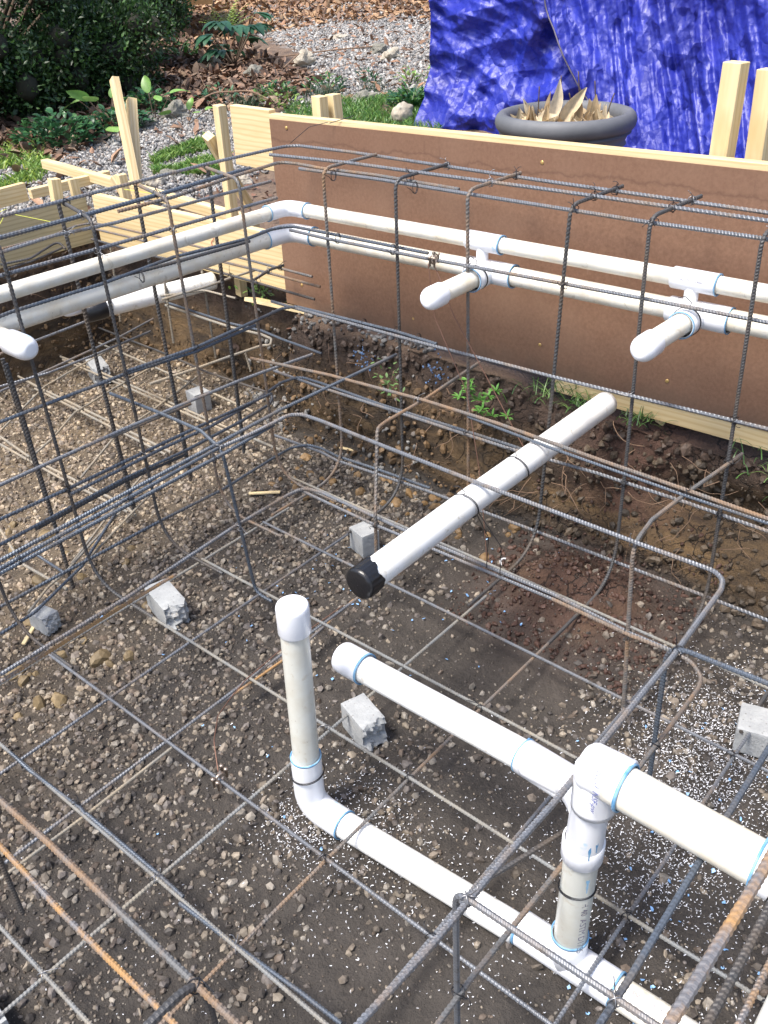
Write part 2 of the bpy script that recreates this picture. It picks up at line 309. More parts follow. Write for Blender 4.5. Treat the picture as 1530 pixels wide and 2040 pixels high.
# reinforcing bars: (part name, radius in mm, bend radius, steel, points in metres)
CAGES = {
 'wall': [
  ('horizontal_bar', 6.3, 0.05, 'g', [(0.55, 2.72, 1.184), (0.95, 2.72, 1.184), (1.357, 2.695, 1.184), (1.564, 2.695, 1.184), (1.87, 2.702, 1.184), (2.189, 2.708, 1.184), (2.472, 2.688, 1.184), (2.549, 2.681, 1.184), (2.579, 2.643, 1.184), (2.584, 2.376, 1.184), (2.537, 1.501, 1.184), (2.517, 0.8292, 1.184), (2.565, -0.1, 1.18)]),
  ('horizontal_bar', 6.3, 0.05, 'g', [(2.384, 2.596, 1.19), (2.42, 2.228, 1.19), (2.427, 1.435, 1.19), (2.42, 0.7936, 1.19), (2.42, -0.1, 1.19)]),
  ('horizontal_bar', 7.5, 0.05, 'b', [(0.3, 2.46, 1.17), (1.257, 2.528, 1.17), (1.525, 2.53, 1.17), (1.848, 2.541, 1.17), (1.996, 2.552, 1.17), (2.183, 2.564, 1.17), (2.255, 2.564, 1.17)]),
  ('horizontal_bar', 6.3, 0.05, 'r', [(1.629, 2.482, 1.168), (1.848, 2.478, 1.168), (2.155, 2.529, 1.168), (2.306, 2.541, 1.168), (2.386, 2.549, 1.168), (2.398, 2.483, 1.168), (2.384, 2.347, 1.168), (2.399, 2.098, 1.168), (2.377, 1.738, 1.168)]),
  ('horizontal_bar', 6.3, 0.05, 'g', [(2.356, 2.421, 1.164), (2.37, 2.051, 1.164), (2.353, 1.562, 1.164), (2.343, 1.093, 1.164), (2.353, 0.785, 1.164), (2.3, -0.1, 1.16)]),
  ('horizontal_bar', 6.3, 0.05, 'g', [(0.4, 2.72, 1.075), (1.34, 2.72, 1.075), (1.536, 2.72, 1.081), (1.763, 2.72, 1.069), (2.022, 2.72, 1.066), (2.305, 2.72, 1.064), (2.489, 2.72, 1.062)]),
  ('horizontal_bar', 6.3, 0.05, 'g', [(0.7744, 2.46, 1.179), (1.194, 2.46, 1.089), (1.516, 2.46, 1.083), (1.801, 2.46, 1.081), (2.106, 2.46, 1.079), (2.272, 2.46, 1.077)]),
  ('horizontal_bar', 6.3, 0.05, 'b', [(0.7401, 2.476, 0.96), (1.189, 2.517, 0.96), (1.23, 2.523, 0.96), (1.539, 2.51, 0.96), (1.85, 2.545, 0.96), (2.141, 2.491, 0.96), (2.268, 2.505, 0.96), (2.339, 2.478, 0.96), (2.341, 2.372, 0.96), (2.345, 1.84, 0.96)]),
  ('horizontal_bar', 6.3, 0.05, 'd', [(1.6, 2.542, 0.955), (1.827, 2.507, 0.955), (2.135, 2.475, 0.955)]),
  ('horizontal_bar', 6.3, 0.05, 'g', [(2.313, 2.453, 0.955), (2.303, 2.262, 0.955), (2.31, 1.813, 0.955), (2.328, 1.359, 0.955), (2.342, 1.074, 0.955), (2.35, 0.7239, 0.955), (2.3, -0.1, 0.96)]),
  ('horizontal_bar', 6.3, 0.05, 'b', [(1.524, 2.458, 0.68), (1.797, 2.427, 0.68), (2.09, 2.444, 0.68), (2.232, 2.457, 0.68), (2.283, 2.429, 0.68), (2.288, 2.277, 0.68), (2.298, 1.949, 0.68), (2.285, 1.763, 0.68)]),
  ('horizontal_bar', 6.3, 0.05, 'b', [(0.3, 2.46, 0.665), (1.09, 2.497, 0.665), (1.533, 2.475, 0.665), (1.796, 2.429, 0.665), (2.084, 2.442, 0.665)]),
  ('horizontal_bar', 6.3, 0.05, 'g', [(2.28, 2.56, 0.675), (2.276, 2.396, 0.675), (2.275, 1.762, 0.675), (2.283, 1.313, 0.675), (2.301, 1.025, 0.675), (2.321, 0.6614, 0.675), (2.3, -0.1, 0.68)]),
  ('horizontal_bar', 6.3, 0.05, 'b', [(0.3, 2.46, 0.38), (0.991, 2.471, 0.38), (1.212, 2.457, 0.38), (1.609, 2.455, 0.38), (2.118, 2.437, 0.38)]),
  ('horizontal_bar', 6.3, 0.05, 'b', [(1.217, 2.436, 0.37), (1.596, 2.441, 0.37), (1.805, 2.431, 0.37), (2.021, 2.45, 0.37), (2.226, 2.497, 0.37), (2.295, 2.482, 0.37), (2.313, 2.457, 0.37), (2.315, 2.362, 0.37), (2.304, 2.041, 0.37), (2.311, 1.72, 0.37), (2.313, 1.372, 0.37)]),
  ('horizontal_bar', 6.3, 0.05, 'g', [(2.3, 2.617, 0.365), (2.294, 2.297, 0.365), (2.299, 1.941, 0.365), (2.299, 1.479, 0.365), (2.327, 1.153, 0.365), (2.329, 0.8428, 0.365), (2.32, 0.6036, 0.365), (2.3, -0.1, 0.37)]),
  ('horizontal_bar', 6.3, 0.05, 'b', [(0.3, 2.46, 0.3), (0.9651, 2.467, 0.3), (1.457, 2.489, 0.3), (1.713, 2.473, 0.3), (1.987, 2.483, 0.3), (2.16, 2.503, 0.3), (2.199, 2.529, 0.3), (2.226, 2.563, 0.3)]),
  ('horizontal_bar', 6.3, 0.05, 'd', [(1.091, 2.478, 0.285), (1.458, 2.495, 0.285), (1.71, 2.473, 0.285)]),
  ('horizontal_bar', 6.3, 0.05, 'b', [(0.3, 2.46, 0.07), (0.9156, 2.499, 0.07), (1.554, 2.49, 0.07), (1.843, 2.474, 0.07), (2.137, 2.495, 0.07), (2.241, 2.497, 0.07), (2.302, 2.464, 0.07), (2.314, 2.395, 0.07), (2.303, 2.293, 0.07), (2.318, 2.071, 0.07), (2.325, 1.833, 0.07)]),
  ('horizontal_bar', 6.3, 0.05, 'g', [(2.292, 2.657, 0.06), (2.302, 2.384, 0.06), (2.288, 2.281, 0.06), (2.316, 1.836, 0.06), (2.326, 1.362, 0.06), (2.326, 1.064, 0.06), (2.327, 0.798, 0.06), (2.325, 0.5496, 0.06), (2.3, -0.1, 0.06)]),
  ('vertical_bar', 6.3, (0.04, 0.17), 'r', [(2.565, 2.24, 1.192), (2.32, 2.27, 1.186), (2.313, 2.27, 0), (1.9, 2.27, 0)]),
  ('vertical_bar', 6.3, (0.04, 0.17), 'd', [(2.565, 1.92, 1.192), (2.32, 1.95, 1.186), (2.313, 1.955, 0), (1.9, 1.955, 0)]),
  ('vertical_bar', 6.3, (0.04, 0.17), 'r', [(2.565, 1.635, 1.192), (2.32, 1.665, 1.186), (2.313, 1.645, 0), (1.9, 1.645, 0)]),
  ('vertical_bar', 6.3, (0.04, 0.17), 'd', [(2.565, 1.278, 1.192), (2.32, 1.308, 1.186), (2.313, 1.352, 0), (1.9, 1.352, 0)]),
  ('vertical_bar', 6.3, (0.04, 0.17), 'd', [(2.565, 1.036, 1.192), (2.32, 1.066, 1.186), (2.313, 1.05, 0), (1.9, 1.05, 0)]),
  ('vertical_bar', 6.3, (0.04, 0.17), 'd', [(2.565, 0.737, 1.192), (2.32, 0.767, 1.186), (2.313, 0.735, 0), (1.9, 0.735, 0)]),
  ('vertical_bar', 6.3, (0.04, 0.17), 'd', [(2.565, 0.44, 1.192), (2.32, 0.47, 1.186), (2.313, 0.45, 0), (1.9, 0.45, 0)]),
  ('vertical_bar', 6.3, (0.04, 0.17), 'd', [(2.565, 0.12, 1.192), (2.32, 0.15, 1.186), (2.313, 0.15, 0), (1.9, 0.15, 0)]),
  ('vertical_bar', 6.3, (0.04, 0.16), 'd', [(0.31, 2.74, 1.174), (0.305, 2.448, 1.176), (0.32, 2.448, 0.012), (0.32, 2.12, 0.012)]),
  ('vertical_bar', 6.3, (0.04, 0.16), 'd', [(0.62, 2.74, 1.174), (0.615, 2.448, 1.176), (0.63, 2.448, 0.012), (0.63, 2.12, 0.012)]),
  ('vertical_bar', 6.3, (0.04, 0.16), 'd', [(0.91, 2.74, 1.174), (0.905, 2.448, 1.176), (0.92, 2.448, 0.012), (0.92, 2.12, 0.012)]),
  ('vertical_bar', 6.3, (0.04, 0.16), 'd', [(1.295, 2.74, 1.174), (1.21, 2.448, 1.176), (1.225, 2.448, 0.012), (1.225, 2.12, 0.012)]),
  ('vertical_bar', 6.3, (0.04, 0.16), 'd', [(1.595, 2.74, 1.174), (1.51, 2.448, 1.176), (1.525, 2.448, 0.012), (1.525, 2.12, 0.012)]),
  ('vertical_bar', 6.3, (0.04, 0.16), 'r', [(1.88, 2.74, 1.174), (1.795, 2.448, 1.176), (1.81, 2.448, 0.012), (1.81, 2.12, 0.012)]),
  ('vertical_bar', 6.3, (0.04, 0.16), 'r', [(2.18, 2.74, 1.174), (2.095, 2.448, 1.176), (2.11, 2.448, 0.012), (2.11, 2.12, 0.012)]),
  ('vertical_bar', 7.5, 0.05, 'd', [(0.95, 2.732, 1.18), (1, 2.732, 0)]),
  ('vertical_bar', 7.5, 0.05, 'd', [(1.58, 2.732, 1.18), (1.6, 2.732, 0)]),
  ('vertical_bar', 6.5, 0.05, 'd', [(1.592, 2.75, 0.85), (1.62, 2.75, 0)]),
  ('vertical_bar', 7.5, 0.05, 'd', [(1.88, 2.732, 1.18), (1.885, 2.732, 0)]),
  ('vertical_bar', 6.5, 0.05, 'd', [(1.892, 2.75, 0.85), (1.905, 2.75, 0)]),
  ('vertical_bar', 7.5, 0.05, 'd', [(2.2, 2.732, 1.18), (2.18, 2.732, 0)]),
  ('vertical_bar', 6.5, 0.05, 'd', [(2.212, 2.75, 0.85), (2.2, 2.75, 0)]),
  ('vertical_bar', 7.5, 0.05, 'd', [(1.206, 2.6, 0.7864), (1.211, 2.6, 0.5683), (1.218, 2.6, -0.0918)]),
  ('vertical_bar', 7.5, 0.05, 'd', [(1.209, 2.62, 0.7971), (1.219, 2.62, 0.2926)]),
 ],
 'bench': [
  ('horizontal_bar', 6.8, 0.05, 'g', [(1.501, 2.002, 0.55), (1.626, 1.991, 0.55), (1.732, 1.99, 0.55), (1.792, 1.992, 0.55), (1.82, 1.959, 0.55), (1.823, 1.875, 0.55), (1.811, 1.619, 0.55), (1.797, 1.167, 0.55), (1.791, 0.7544, 0.55), (1.793, 0.5998, 0.55), (1.793, 0.5628, 0.55), (1.773, 0.5337, 0.55), (1.734, 0.522, 0.55), (1.453, 0.5082, 0.55), (0.9714, 0.5064, 0.55), (0.8217, 0.5109, 0.55), (0.631, 0.5104, 0.55), (0.4736, 0.5181, 0.55), (0.3, 0.52, 0.55)]),
  ('horizontal_bar', 6.3, 0.05, 'b', [(0.2, 1.965, 0.55), (0.7527, 1.971, 0.55), (1.111, 1.984, 0.55), (1.503, 2.004, 0.55)]),
  ('horizontal_bar', 6.3, 0.05, 'b', [(0.2, 1.965, 0.542), (0.7469, 1.966, 0.54), (1.098, 1.97, 0.54), (1.509, 1.978, 0.54), (1.726, 1.995, 0.54)]),
  ('horizontal_bar', 6.3, 0.05, 'b', [(0.6816, 1.984, 0.56), (0.7644, 1.986, 0.56), (1.511, 2.011, 0.56), (1.785, 2.025, 0.56), (2.078, 2.015, 0.56), (2.358, 2.005, 0.56)]),
  ('horizontal_bar', 6.3, 0.05, 'g', [(0.66, 1.954, 0.27), (1.06, 1.957, 0.27), (1.502, 1.985, 0.27), (1.748, 1.987, 0.27), (1.813, 1.977, 0.27), (1.826, 1.909, 0.27), (1.809, 1.415, 0.27), (1.81, 0.9984, 0.27), (1.786, 0.7465, 0.27), (1.788, 0.6021, 0.27)]),
  ('horizontal_bar', 6, 0.05, 'o', [(0.4, 2, 0.25), (0.6539, 1.953, 0.25), (1.056, 1.958, 0.25), (1.237, 1.956, 0.25)]),
  ('horizontal_bar', 5.5, 0.05, 'g', [(1.806, 1.986, 0.26), (1.793, 1.666, 0.26), (1.801, 0.9928, 0.26)]),
  ('horizontal_bar', 6, 0.05, 'r', [(1.79, 0.9865, 0.27), (1.779, 0.7427, 0.27), (1.787, 0.6287, 0.27), (1.778, 0.571, 0.27), (1.741, 0.5295, 0.27), (1.699, 0.52, 0.27), (1.547, 0.5182, 0.27)]),
  ('horizontal_bar', 6, 0.05, 'r', [(1.557, 0.518, 0.27), (1.34, 0.5179, 0.27), (1.058, 0.5222, 0.27), (0.7688, 0.5276, 0.27), (0.6602, 0.5249, 0.27), (0.36, 0.52, 0.27)]),
  ('horizontal_bar', 6, 0.05, 'd', [(1.37, 0.5328, 0.265), (1.175, 0.5513, 0.265), (0.9606, 0.619, 0.265)]),
  ('horizontal_bar', 6.3, 0.05, 'r', [(2.026, 2.423, 0.56), (2.084, 2.08, 0.56), (2.114, 1.694, 0.56), (2.114, 1.4, 0.56), (2.094, 1.042, 0.56), (2.082, 0.7589, 0.56), (2.071, 0.5454, 0.56), (2.07, -0.1, 0.55)]),
  ('horizontal_bar', 5, 0.05, 'b', [(2.115, 1.511, 0.55), (2.09, 1.188, 0.55), (2.069, 0.7517, 0.55), (2.066, 0.5419, 0.55), (2.06, -0.1, 0.55)]),
  ('horizontal_bar', 6.3, 0.05, 'g', [(2.199, 2.279, 0.55), (2.111, 2.292, 0.55), (1.88, 2.324, 0.55), (1.712, 2.336, 0.55), (1.431, 2.352, 0.55), (1.141, 2.356, 0.55), (0.9756, 2.357, 0.55), (0.8506, 2.356, 0.55)]),
  ('horizontal_bar', 6, 0.05, 'r', [(1.675, 2.347, 0.535), (1.515, 2.359, 0.535), (1.363, 2.367, 0.535)]),
  ('hook_bar', 6.3, 0.03, 'r', [(2.499, 1.736, 0.544), (2.158, 1.71, 0.544), (1.953, 1.712, 0.544), (1.898, 1.705, 0.544), (1.79, 1.635, 0.3), (1.79, 1.645, 0)]),
  ('hook_bar', 6.3, 0.05, 'r', [(2.386, 0.737, 0.544), (2.108, 0.7683, 0.544), (1.919, 0.7838, 0.544), (1.79, 0.77, 0.54), (1.79, 0.74, 0)]),
  ('hook_bar', 6.3, (0.05, 0.06), 'b', [(1.54, 2.608, 0.556), (1.543, 2.33, 0.556), (1.539, 2.128, 0.556), (1.5, 1.985, 0.55), (1.53, 1.96, 0), (1.53, 1.88, 0)]),
  ('hook_bar', 6.3, 0.05, 'b', [(1.5, -0.1, 0.56), (1.475, 0.53, 0.56), (1.47, 0.52, 0)]),
  ('hook_bar', 6.3, 0.03, 'g', [(0.73, -0.1, 0.56), (0.725, 0.535, 0.556), (0.725, 0.53, 0)]),
  ('horizontal_bar', 6.3, 0.05, 'b', [(0.4, 0.25, 0.55), (0.686, 0.2548, 0.55), (0.7704, 0.2539, 0.55), (1.034, 0.2587, 0.55), (1.299, 0.2609, 0.55), (1.511, 0.2626, 0.55), (2.05, 0.25, 0.55)]),
  ('horizontal_bar', 6.6, 0.05, 'r', [(0.365, 2, 0.55), (0.3631, 1.48, 0.55), (0.3635, 1.296, 0.55), (0.3679, 1.139, 0.55), (0.3644, 0.7435, 0.55), (0.36, 0.45, 0.55)]),
  ('horizontal_bar', 6.6, 0.05, 'o', [(0.37, 2, 0.27), (0.3776, 1.633, 0.27), (0.3769, 1.463, 0.27), (0.3708, 1.211, 0.27), (0.3737, 0.9064, 0.27), (0.37, 0.5, 0.27)]),
  ('hook_bar', 7.5, 0.06, 'd', [(-0.1, 0.74, 0.565), (0.375, 0.745, 0.565), (0.375, 0.73, 0)]),
  ('hook_bar', 6.3, 0.06, 'd', [(-0.1, 1.5, 0.565), (0.375, 1.5, 0.565), (0.375, 1.5, 0)]),
 ],
 'floor': [
  ('cross_bar', 5, 0.05, 'g', [(-0.1, -0.15, 0), (1, -0.147, 0.002), (1.98, -0.15, 0)]),
  ('cross_bar', 5, 0.05, 'k', [(-0.1, 0.12, 0), (1, 0.123, 0.002), (1.98, 0.12, 0)]),
  ('cross_bar', 5, 0.05, 'g', [(-0.1, 0.43, 0), (1, 0.433, 0.002), (1.98, 0.43, 0)]),
  ('cross_bar', 5, 0.05, 'g', [(-0.1, 0.735, 0), (1, 0.738, 0.002), (1.98, 0.735, 0)]),
  ('cross_bar', 5, 0.05, 'r', [(-0.1, 1.05, 0), (1, 1.053, 0.002), (1.98, 1.05, 0)]),
  ('cross_bar', 5, 0.05, 'k', [(-0.1, 1.325, 0), (1, 1.333, 0.002), (1.98, 1.335, 0)]),
  ('cross_bar', 5, 0.05, 'g', [(-0.1, 1.652, 0), (1, 1.663, 0.002), (1.98, 1.668, 0)]),
  ('cross_bar', 5, 0.05, 'g', [(-0.1, 1.91, 0), (1, 1.933, 0.002), (1.98, 1.95, 0)]),
  ('cross_bar', 5, 0.05, 'k', [(-0.1, 2.235, 0), (1, 2.248, 0.002), (1.98, 2.255, 0)]),
  ('long_bar', 5.2, 0.05, 'g', [(0.03, -0.15, 0.01), (0.03, 1, 0.013), (0.03, 2.25, 0.01)]),
  ('long_bar', 5.2, 0.05, 'k', [(0.33, -0.15, 0.01), (0.325, 1, 0.013), (0.32, 2.25, 0.01)]),
  ('long_bar', 5.2, 0.05, 'k', [(0.635, -0.15, 0.01), (0.625, 1, 0.013), (0.615, 2.25, 0.01)]),
  ('long_bar', 5.2, 0.05, 'g', [(0.908, -0.15, 0.01), (0.91, 1, 0.013), (0.912, 2.25, 0.01)]),
  ('long_bar', 5.2, 0.05, 'k', [(1.215, -0.15, 0.01), (1.22, 1, 0.013), (1.225, 2.25, 0.01)]),
  ('long_bar', 5.2, 0.05, 'k', [(1.54, -0.15, 0.01), (1.54, 1, 0.013), (1.54, 2.25, 0.01)]),
  ('long_bar', 5.2, 0.05, 'g', [(1.79, -0.15, 0.01), (1.815, 1, 0.013), (1.84, 2.25, 0.01)]),
  ('long_bar', 5.2, 0.05, 'k', [(2.08, -0.15, 0.01), (2.11, 1, 0.013), (2.14, 2.4, 0.01)]),
  ('lap_bar', 5.5, 0.05, 'b', [(0.6173, 1.96, 0.012), (0.6156, 1.856, 0.012), (0.6283, 1.641, 0.012), (0.6236, 1.614, 0.012)]),
  ('lap_bar', 5.5, 0.05, 'b', [(0.6273, 1.614, 0.014), (0.6308, 1.331, 0.014), (0.6295, 1.235, 0.014)]),
  ('lap_bar', 5.5, 0.05, 'b', [(0.6152, 1.231, 0.012), (0.6279, 1.035, 0.012), (0.6415, 0.8687, 0.012), (0.6468, 0.7608, 0.012)]),
  ('lap_bar', 4.5, 0.05, 'o', [(1.704, 1.676, -0.005), (1.427, 1.646, -0.005), (1.223, 1.654, -0.005), (1.103, 1.663, -0.005)]),
  ('lap_bar', 4.5, 0.05, 't', [(0.9217, 1.644, -0.012), (0.6181, 1.635, -0.012), (0.394, 1.637, -0.012)]),
  ('lap_bar', 6, 0.05, 'b', [(0.8602, 2.424, 0.03), (0.992, 2.434, 0.03), (1.148, 2.498, 0.03), (1.238, 2.534, 0.03), (1.52, 2.728, 0.03)]),
  ('lap_bar', 5, 0.05, 't', [(0.9792, 2.462, 0.02), (1.101, 2.536, 0.02), (1.188, 2.563, 0.02), (1.313, 2.626, 0.02), (1.546, 2.736, 0.02)]),
 ],
 'near': [
  ('horizontal_bar', 7, 0.05, 'o', [(0.2, 0.122, 0.97), (0.5138, 0.1225, 0.97), (0.7218, 0.1164, 0.97), (2.3, 0.11, 0.97)]),
  ('horizontal_bar', 6.8, 0.05, 'd', [(0.2, 0.125, 0.68), (2.3, 0.125, 0.68)]),
  ('horizontal_bar', 6.3, 0.05, 'o', [(0.2, 0.12, 0.375), (2.3, 0.12, 0.375)]),
 ],
 'bay': [
  ('horizontal_bar', 6, 0.05, 'r', [(1.825, 4.197, 0.68), (2.055, 4.163, 0.68), (2.351, 4.16, 0.68), (2.498, 4.21, 0.68), (2.579, 4.184, 0.68), (2.597, 4.064, 0.68), (2.602, 3.733, 0.68), (2.597, 3.352, 0.68), (2.581, 2.87, 0.68), (2.572, 2.624, 0.68)]),
  ('horizontal_bar', 6, 0.05, 'r', [(2.517, 4.073, 0.68), (2.524, 3.795, 0.68), (2.507, 3.424, 0.68), (2.505, 3.093, 0.68), (2.508, 2.87, 0.68), (2.499, 2.508, 0.68)]),
  ('horizontal_bar', 6, 0.05, 'd', [(2.423, 3.961, 0.67), (2.417, 3.676, 0.67), (2.412, 3.438, 0.67), (2.424, 3.15, 0.67), (2.414, 2.82, 0.67), (2.4, 2.445, 0.67)]),
  ('horizontal_bar', 6.5, 0.05, 'd', [(2.595, 2.813, 0.69), (2.527, 2.819, 0.69), (2.392, 2.777, 0.69)]),
  ('horizontal_bar', 5.5, 0.05, 't', [(2.553, 2.941, 0.66), (2.403, 2.952, 0.66), (2.289, 2.951, 0.66), (2.076, 2.979, 0.66)]),
  ('horizontal_bar', 5, 0.05, 't', [(2.205, 3.171, 0.6), (2.361, 3.071, 0.6), (2.367, 2.879, 0.6)]),
  ('horizontal_bar', 6.3, 0.05, 'b', [(2.547, 3.668, 0.385), (2.533, 3.338, 0.385), (2.528, 3.131, 0.385), (2.547, 2.952, 0.385), (2.527, 2.803, 0.385), (2.509, 2.542, 0.385)]),
  ('horizontal_bar', 6.3, 0.05, 't', [(2.532, 3.612, 0.375), (2.519, 3.324, 0.375), (2.513, 3.116, 0.375), (2.531, 2.936, 0.375), (2.52, 2.857, 0.375), (2.464, 2.808, 0.375), (2.444, 2.837, 0.375), (2.309, 2.858, 0.375), (2.121, 2.88, 0.375), (1.905, 2.914, 0.375)]),
  ('horizontal_bar', 6, 0.05, 'd', [(2.615, 4.42, 0.065), (2.598, 4.037, 0.065), (2.59, 3.758, 0.065), (2.56, 3.409, 0.065), (2.57, 2.999, 0.065)]),
  ('horizontal_bar', 6, 0.05, 't', [(2.569, 4.353, 0), (2.543, 3.914, 0), (2.502, 3.31, 0), (2.477, 2.993, -0)]),
  ('horizontal_bar', 6.5, 0.05, 't', [(2.33, 4.363, 0), (2.331, 4.011, 0), (2.316, 3.566, 0), (2.292, 2.946, 0), (2.287, 2.615, 0)]),
  ('horizontal_bar', 6, 0.05, 't', [(2.313, 4.316, 0), (2.29, 3.533, 0), (2.266, 2.916, -0)]),
  ('horizontal_bar', 7, 0.05, 't', [(2.049, 4.317, 0), (2.031, 4.075, 0), (2.014, 3.52, 0), (1.993, 2.993, 0)]),
  ('horizontal_bar', 6, 0.05, 't', [(2.013, 4.101, 0), (1.987, 3.505, -0), (1.967, 2.998, 0)]),
  ('horizontal_bar', 6.5, 0.05, 't', [(1.622, 3.759, -0), (1.595, 3.453, 0), (1.606, 2.789, 0), (1.585, 2.7, 0)]),
  ('horizontal_bar', 6, 0.05, 't', [(1.582, 3.691, 0), (1.574, 3.162, 0), (1.581, 2.742, 0)]),
  ('horizontal_bar', 6, 0.05, 't', [(1.209, 3.043, 0), (1.136, 2.764, 0), (1.147, 2.499, 0)]),
  ('horizontal_bar', 6, 0.05, 'b', [(1.2, 2.772, 0), (1.196, 2.588, 0)]),
  ('cross_bar', 5.5, 0.05, 't', [(2.806, 4.192, 0.02), (2.562, 4.187, 0.02), (2.276, 4.112, 0.02), (2.033, 4.038, 0.02), (1.634, 3.769, 0.02)]),
  ('cross_bar', 5.5, 0.05, 't', [(2.625, 3.83, 0.01), (2.246, 3.75, 0.01), (1.96, 3.67, 0.01), (1.74, 3.52, 0.01), (1.585, 3.443, 0.01)]),
  ('cross_bar', 5.5, 0.05, 't', [(2.604, 3.52, 0.01), (2.18, 3.378, 0.01), (1.939, 3.315, 0.01), (1.616, 3.11, 0.01)]),
  ('cross_bar', 5, 0.05, 't', [(1.809, 2.929, 0.01), (1.537, 2.782, 0.01), (1.235, 2.604, 0.01)]),
  ('cross_bar', 5, 0.05, 't', [(1.708, 2.763, 0.01), (1.55, 2.697, 0.01), (1.305, 2.587, 0.01)]),
  ('horizontal_bar', 6, 0.05, 'g', [(2.385, 3.561, 0.3), (2.059, 3.541, 0.3), (1.818, 3.537, 0.3), (1.609, 3.583, 0.3)]),
  ('horizontal_bar', 6, 0.05, 'g', [(2.661, 3.928, 0.2), (2.408, 3.865, 0.2), (1.961, 3.798, 0.2), (1.683, 3.763, 0.2)]),
  ('horizontal_bar', 6, 0.05, 'g', [(1.989, 3.441, 0.5), (1.809, 3.429, 0.5), (1.572, 3.417, 0.5)]),
  ('vertical_bar', 6, 0.05, 't', [(2.62, 4.954, 0.3354), (2.62, 4.942, -0.2029)]),
  ('vertical_bar', 6, 0.05, 't', [(2.62, 4.685, 0.04), (2.62, 4.72, -0.1541)]),
  ('vertical_bar', 6, 0.05, 't', [(2.62, 3.404, 0.5746), (2.62, 3.398, 0.121)]),
  ('vertical_bar', 6, 0.05, 't', [(2.62, 4.126, 0.5566), (2.62, 4.175, 0.1472)]),
  ('vertical_bar', 6, 0.05, 't', [(2.62, 3.17, 0.2089), (2.62, 3.145, 0.1122)]),
  ('vertical_bar', 6, 0.05, 't', [(2.4, 3.399, 0.5697), (2.4, 3.413, 0.2702)]),
  ('horizontal_bar', 6, 0.05, 'd', [(2.026, 4.141, 0.62), (2.16, 4.102, 0.62), (2.408, 4.253, 0.62), (2.352, 4.1, 0.62)]),
  ('horizontal_bar', 6, 0.05, 'd', [(2.044, 4.117, 0.6), (2.179, 4.12, 0.6), (2.394, 4.194, 0.6)]),
 ],
}


# ------------------------------------------------------------------ ground with the dig cut into it
def smooth(t): t = np.clip(t, 0, 1); return t*t*(3-2*t)
def grade(x, y): return .47+.07*np.maximum(0, np.hypot(x, y)-3.6)+.035*fbm(np.stack([x*.5, y*.5, 0*x], -1), 3)*smooth((np.hypot(x, y)-3.6)/1.5)
def inpoly(x, y, poly):
    c = np.zeros(np.shape(x), bool); n = len(poly)
    for i in range(n):
        x0, y0 = poly[i]; x1, y1 = poly[(i+1) % n]
        if y0 == y1: continue
        c ^= ((y0 > y) != (y1 > y)) & (x < (x1-x0)*(y-y0)/(y1-y0)+x0)
    return c
PATH1 = [(8.99, 9.86), (10.6, 7.3), (7.2, 4.6), (6.17, 4.78), (5.67, 5.18), (4.98, 5.27), (4.99, 5.99), (5.98, 6.28), (6.31, 6.11), (7.09, 7.11), (7.69, 8.47)]
PATH2 = [(4.33, 6.4), (4.99, 5.99), (4.98, 5.27), (4.48, 4.57), (3.15, 4.34), (2.31, 4.66), (1.2, 4.9), (1.2, 5.8), (2.32, 5.76), (3.0, 5.8), (3.45, 5.86)]
LITTER1 = [(5.02, 8.64), (7.55, 8.73), (6.46, 6.75), (6.16, 5.97), (5.04, 5.32), (4.83, 5.93), (4.59, 6.3), (3.46, 5.65), (3.09, 5.95), (3.89, 8.06)]
LITTER2 = [(8.2, 11.4), (9.06, 10.6), (10.7, 7.71), (9.3, 6.6), (8.6, 7.9), (7.46, 8.23), (6.06, 7.43), (7.35, 9.1)]
GRASS1 = [(5.3, 5.5), (6.13, 4.85), (5.5, 4.0), (4.6, 4.1), (4.6, 4.9)]
GRASS2 = [(3.76, 5.22), (4.3, 5.3), (4.1, 4.84), (3.79, 4.62), (3.55, 4.95)]
GRASS3 = [(3.29, 6.28), (3.53, 6.18), (3.25, 5.59), (2.99, 5.34), (2.2, 5.5), (2.3, 6.2), (3.12, 6.6)]
def pit_sd(x, y, P3):
    wob = .05*fbm(P3*1.7, 3)
    bank = np.clip((1.5-y)/1.0, 0, 1)
    d1 = x-(2.50-.05*bank+.0*y)+wob; d1 = np.maximum(d1, y-3.15)
    d2 = np.maximum(np.maximum(x-2.71, y-4.37), 2.86-y)+wob*.6
    return np.minimum(d1, d2), bank
def height(x, y):
    P3 = np.stack([x, y, 0*x], -1); sd, bank = pit_sd(x, y, P3)
    wdt = .085+.13*bank
    t = smooth(sd/wdt); dip = .085*np.exp(-((x-2.66)/.10)**2)*smooth((1.7-y)/.3); h = -.083+(grade(x, y)-dip+.083)*t
    floor = 1-t
    h = h+floor*(.012*fbm(P3*3, 4)+.004*fbm(P3*22, 3))
    mound = np.exp(-(((x-2.22)/.24)**2+((y-1.13)/.26)**2)); h = h+floor*.10*mound*(1+.5*fbm(P3*9, 3))
    h = h+floor*.06*np.exp(-(((x-2.7)/.15)**2+((y-3.9)/.6)**2))
    return h, t, mound*floor
def axis(segs):
    out = [segs[0][0]]
    for a, b, s in segs: out += list(np.linspace(a, b, max(2, int(round((b-a)/s))+1))[1:])
    return np.array(out)
gx = axis([(-60, -8, 6), (-8, -.4, .8), (-.4, 2.3, .02), (2.3, 2.38, .01), (2.38, 2.74, .0028), (2.74, 2.95, .0075), (2.95, 6, .05), (6, 12, .12), (12, 80, 4)])
gy = axis([(-60, -8, 6), (-8, -.4, .8), (-.4, .3, .02), (.3, 2.8, .012), (2.8, 4.3, .018), (4.3, 4.38, .01), (4.38, 4.6, .004), (4.6, 7, .05), (7, 12, .12), (12, 80, 4)])
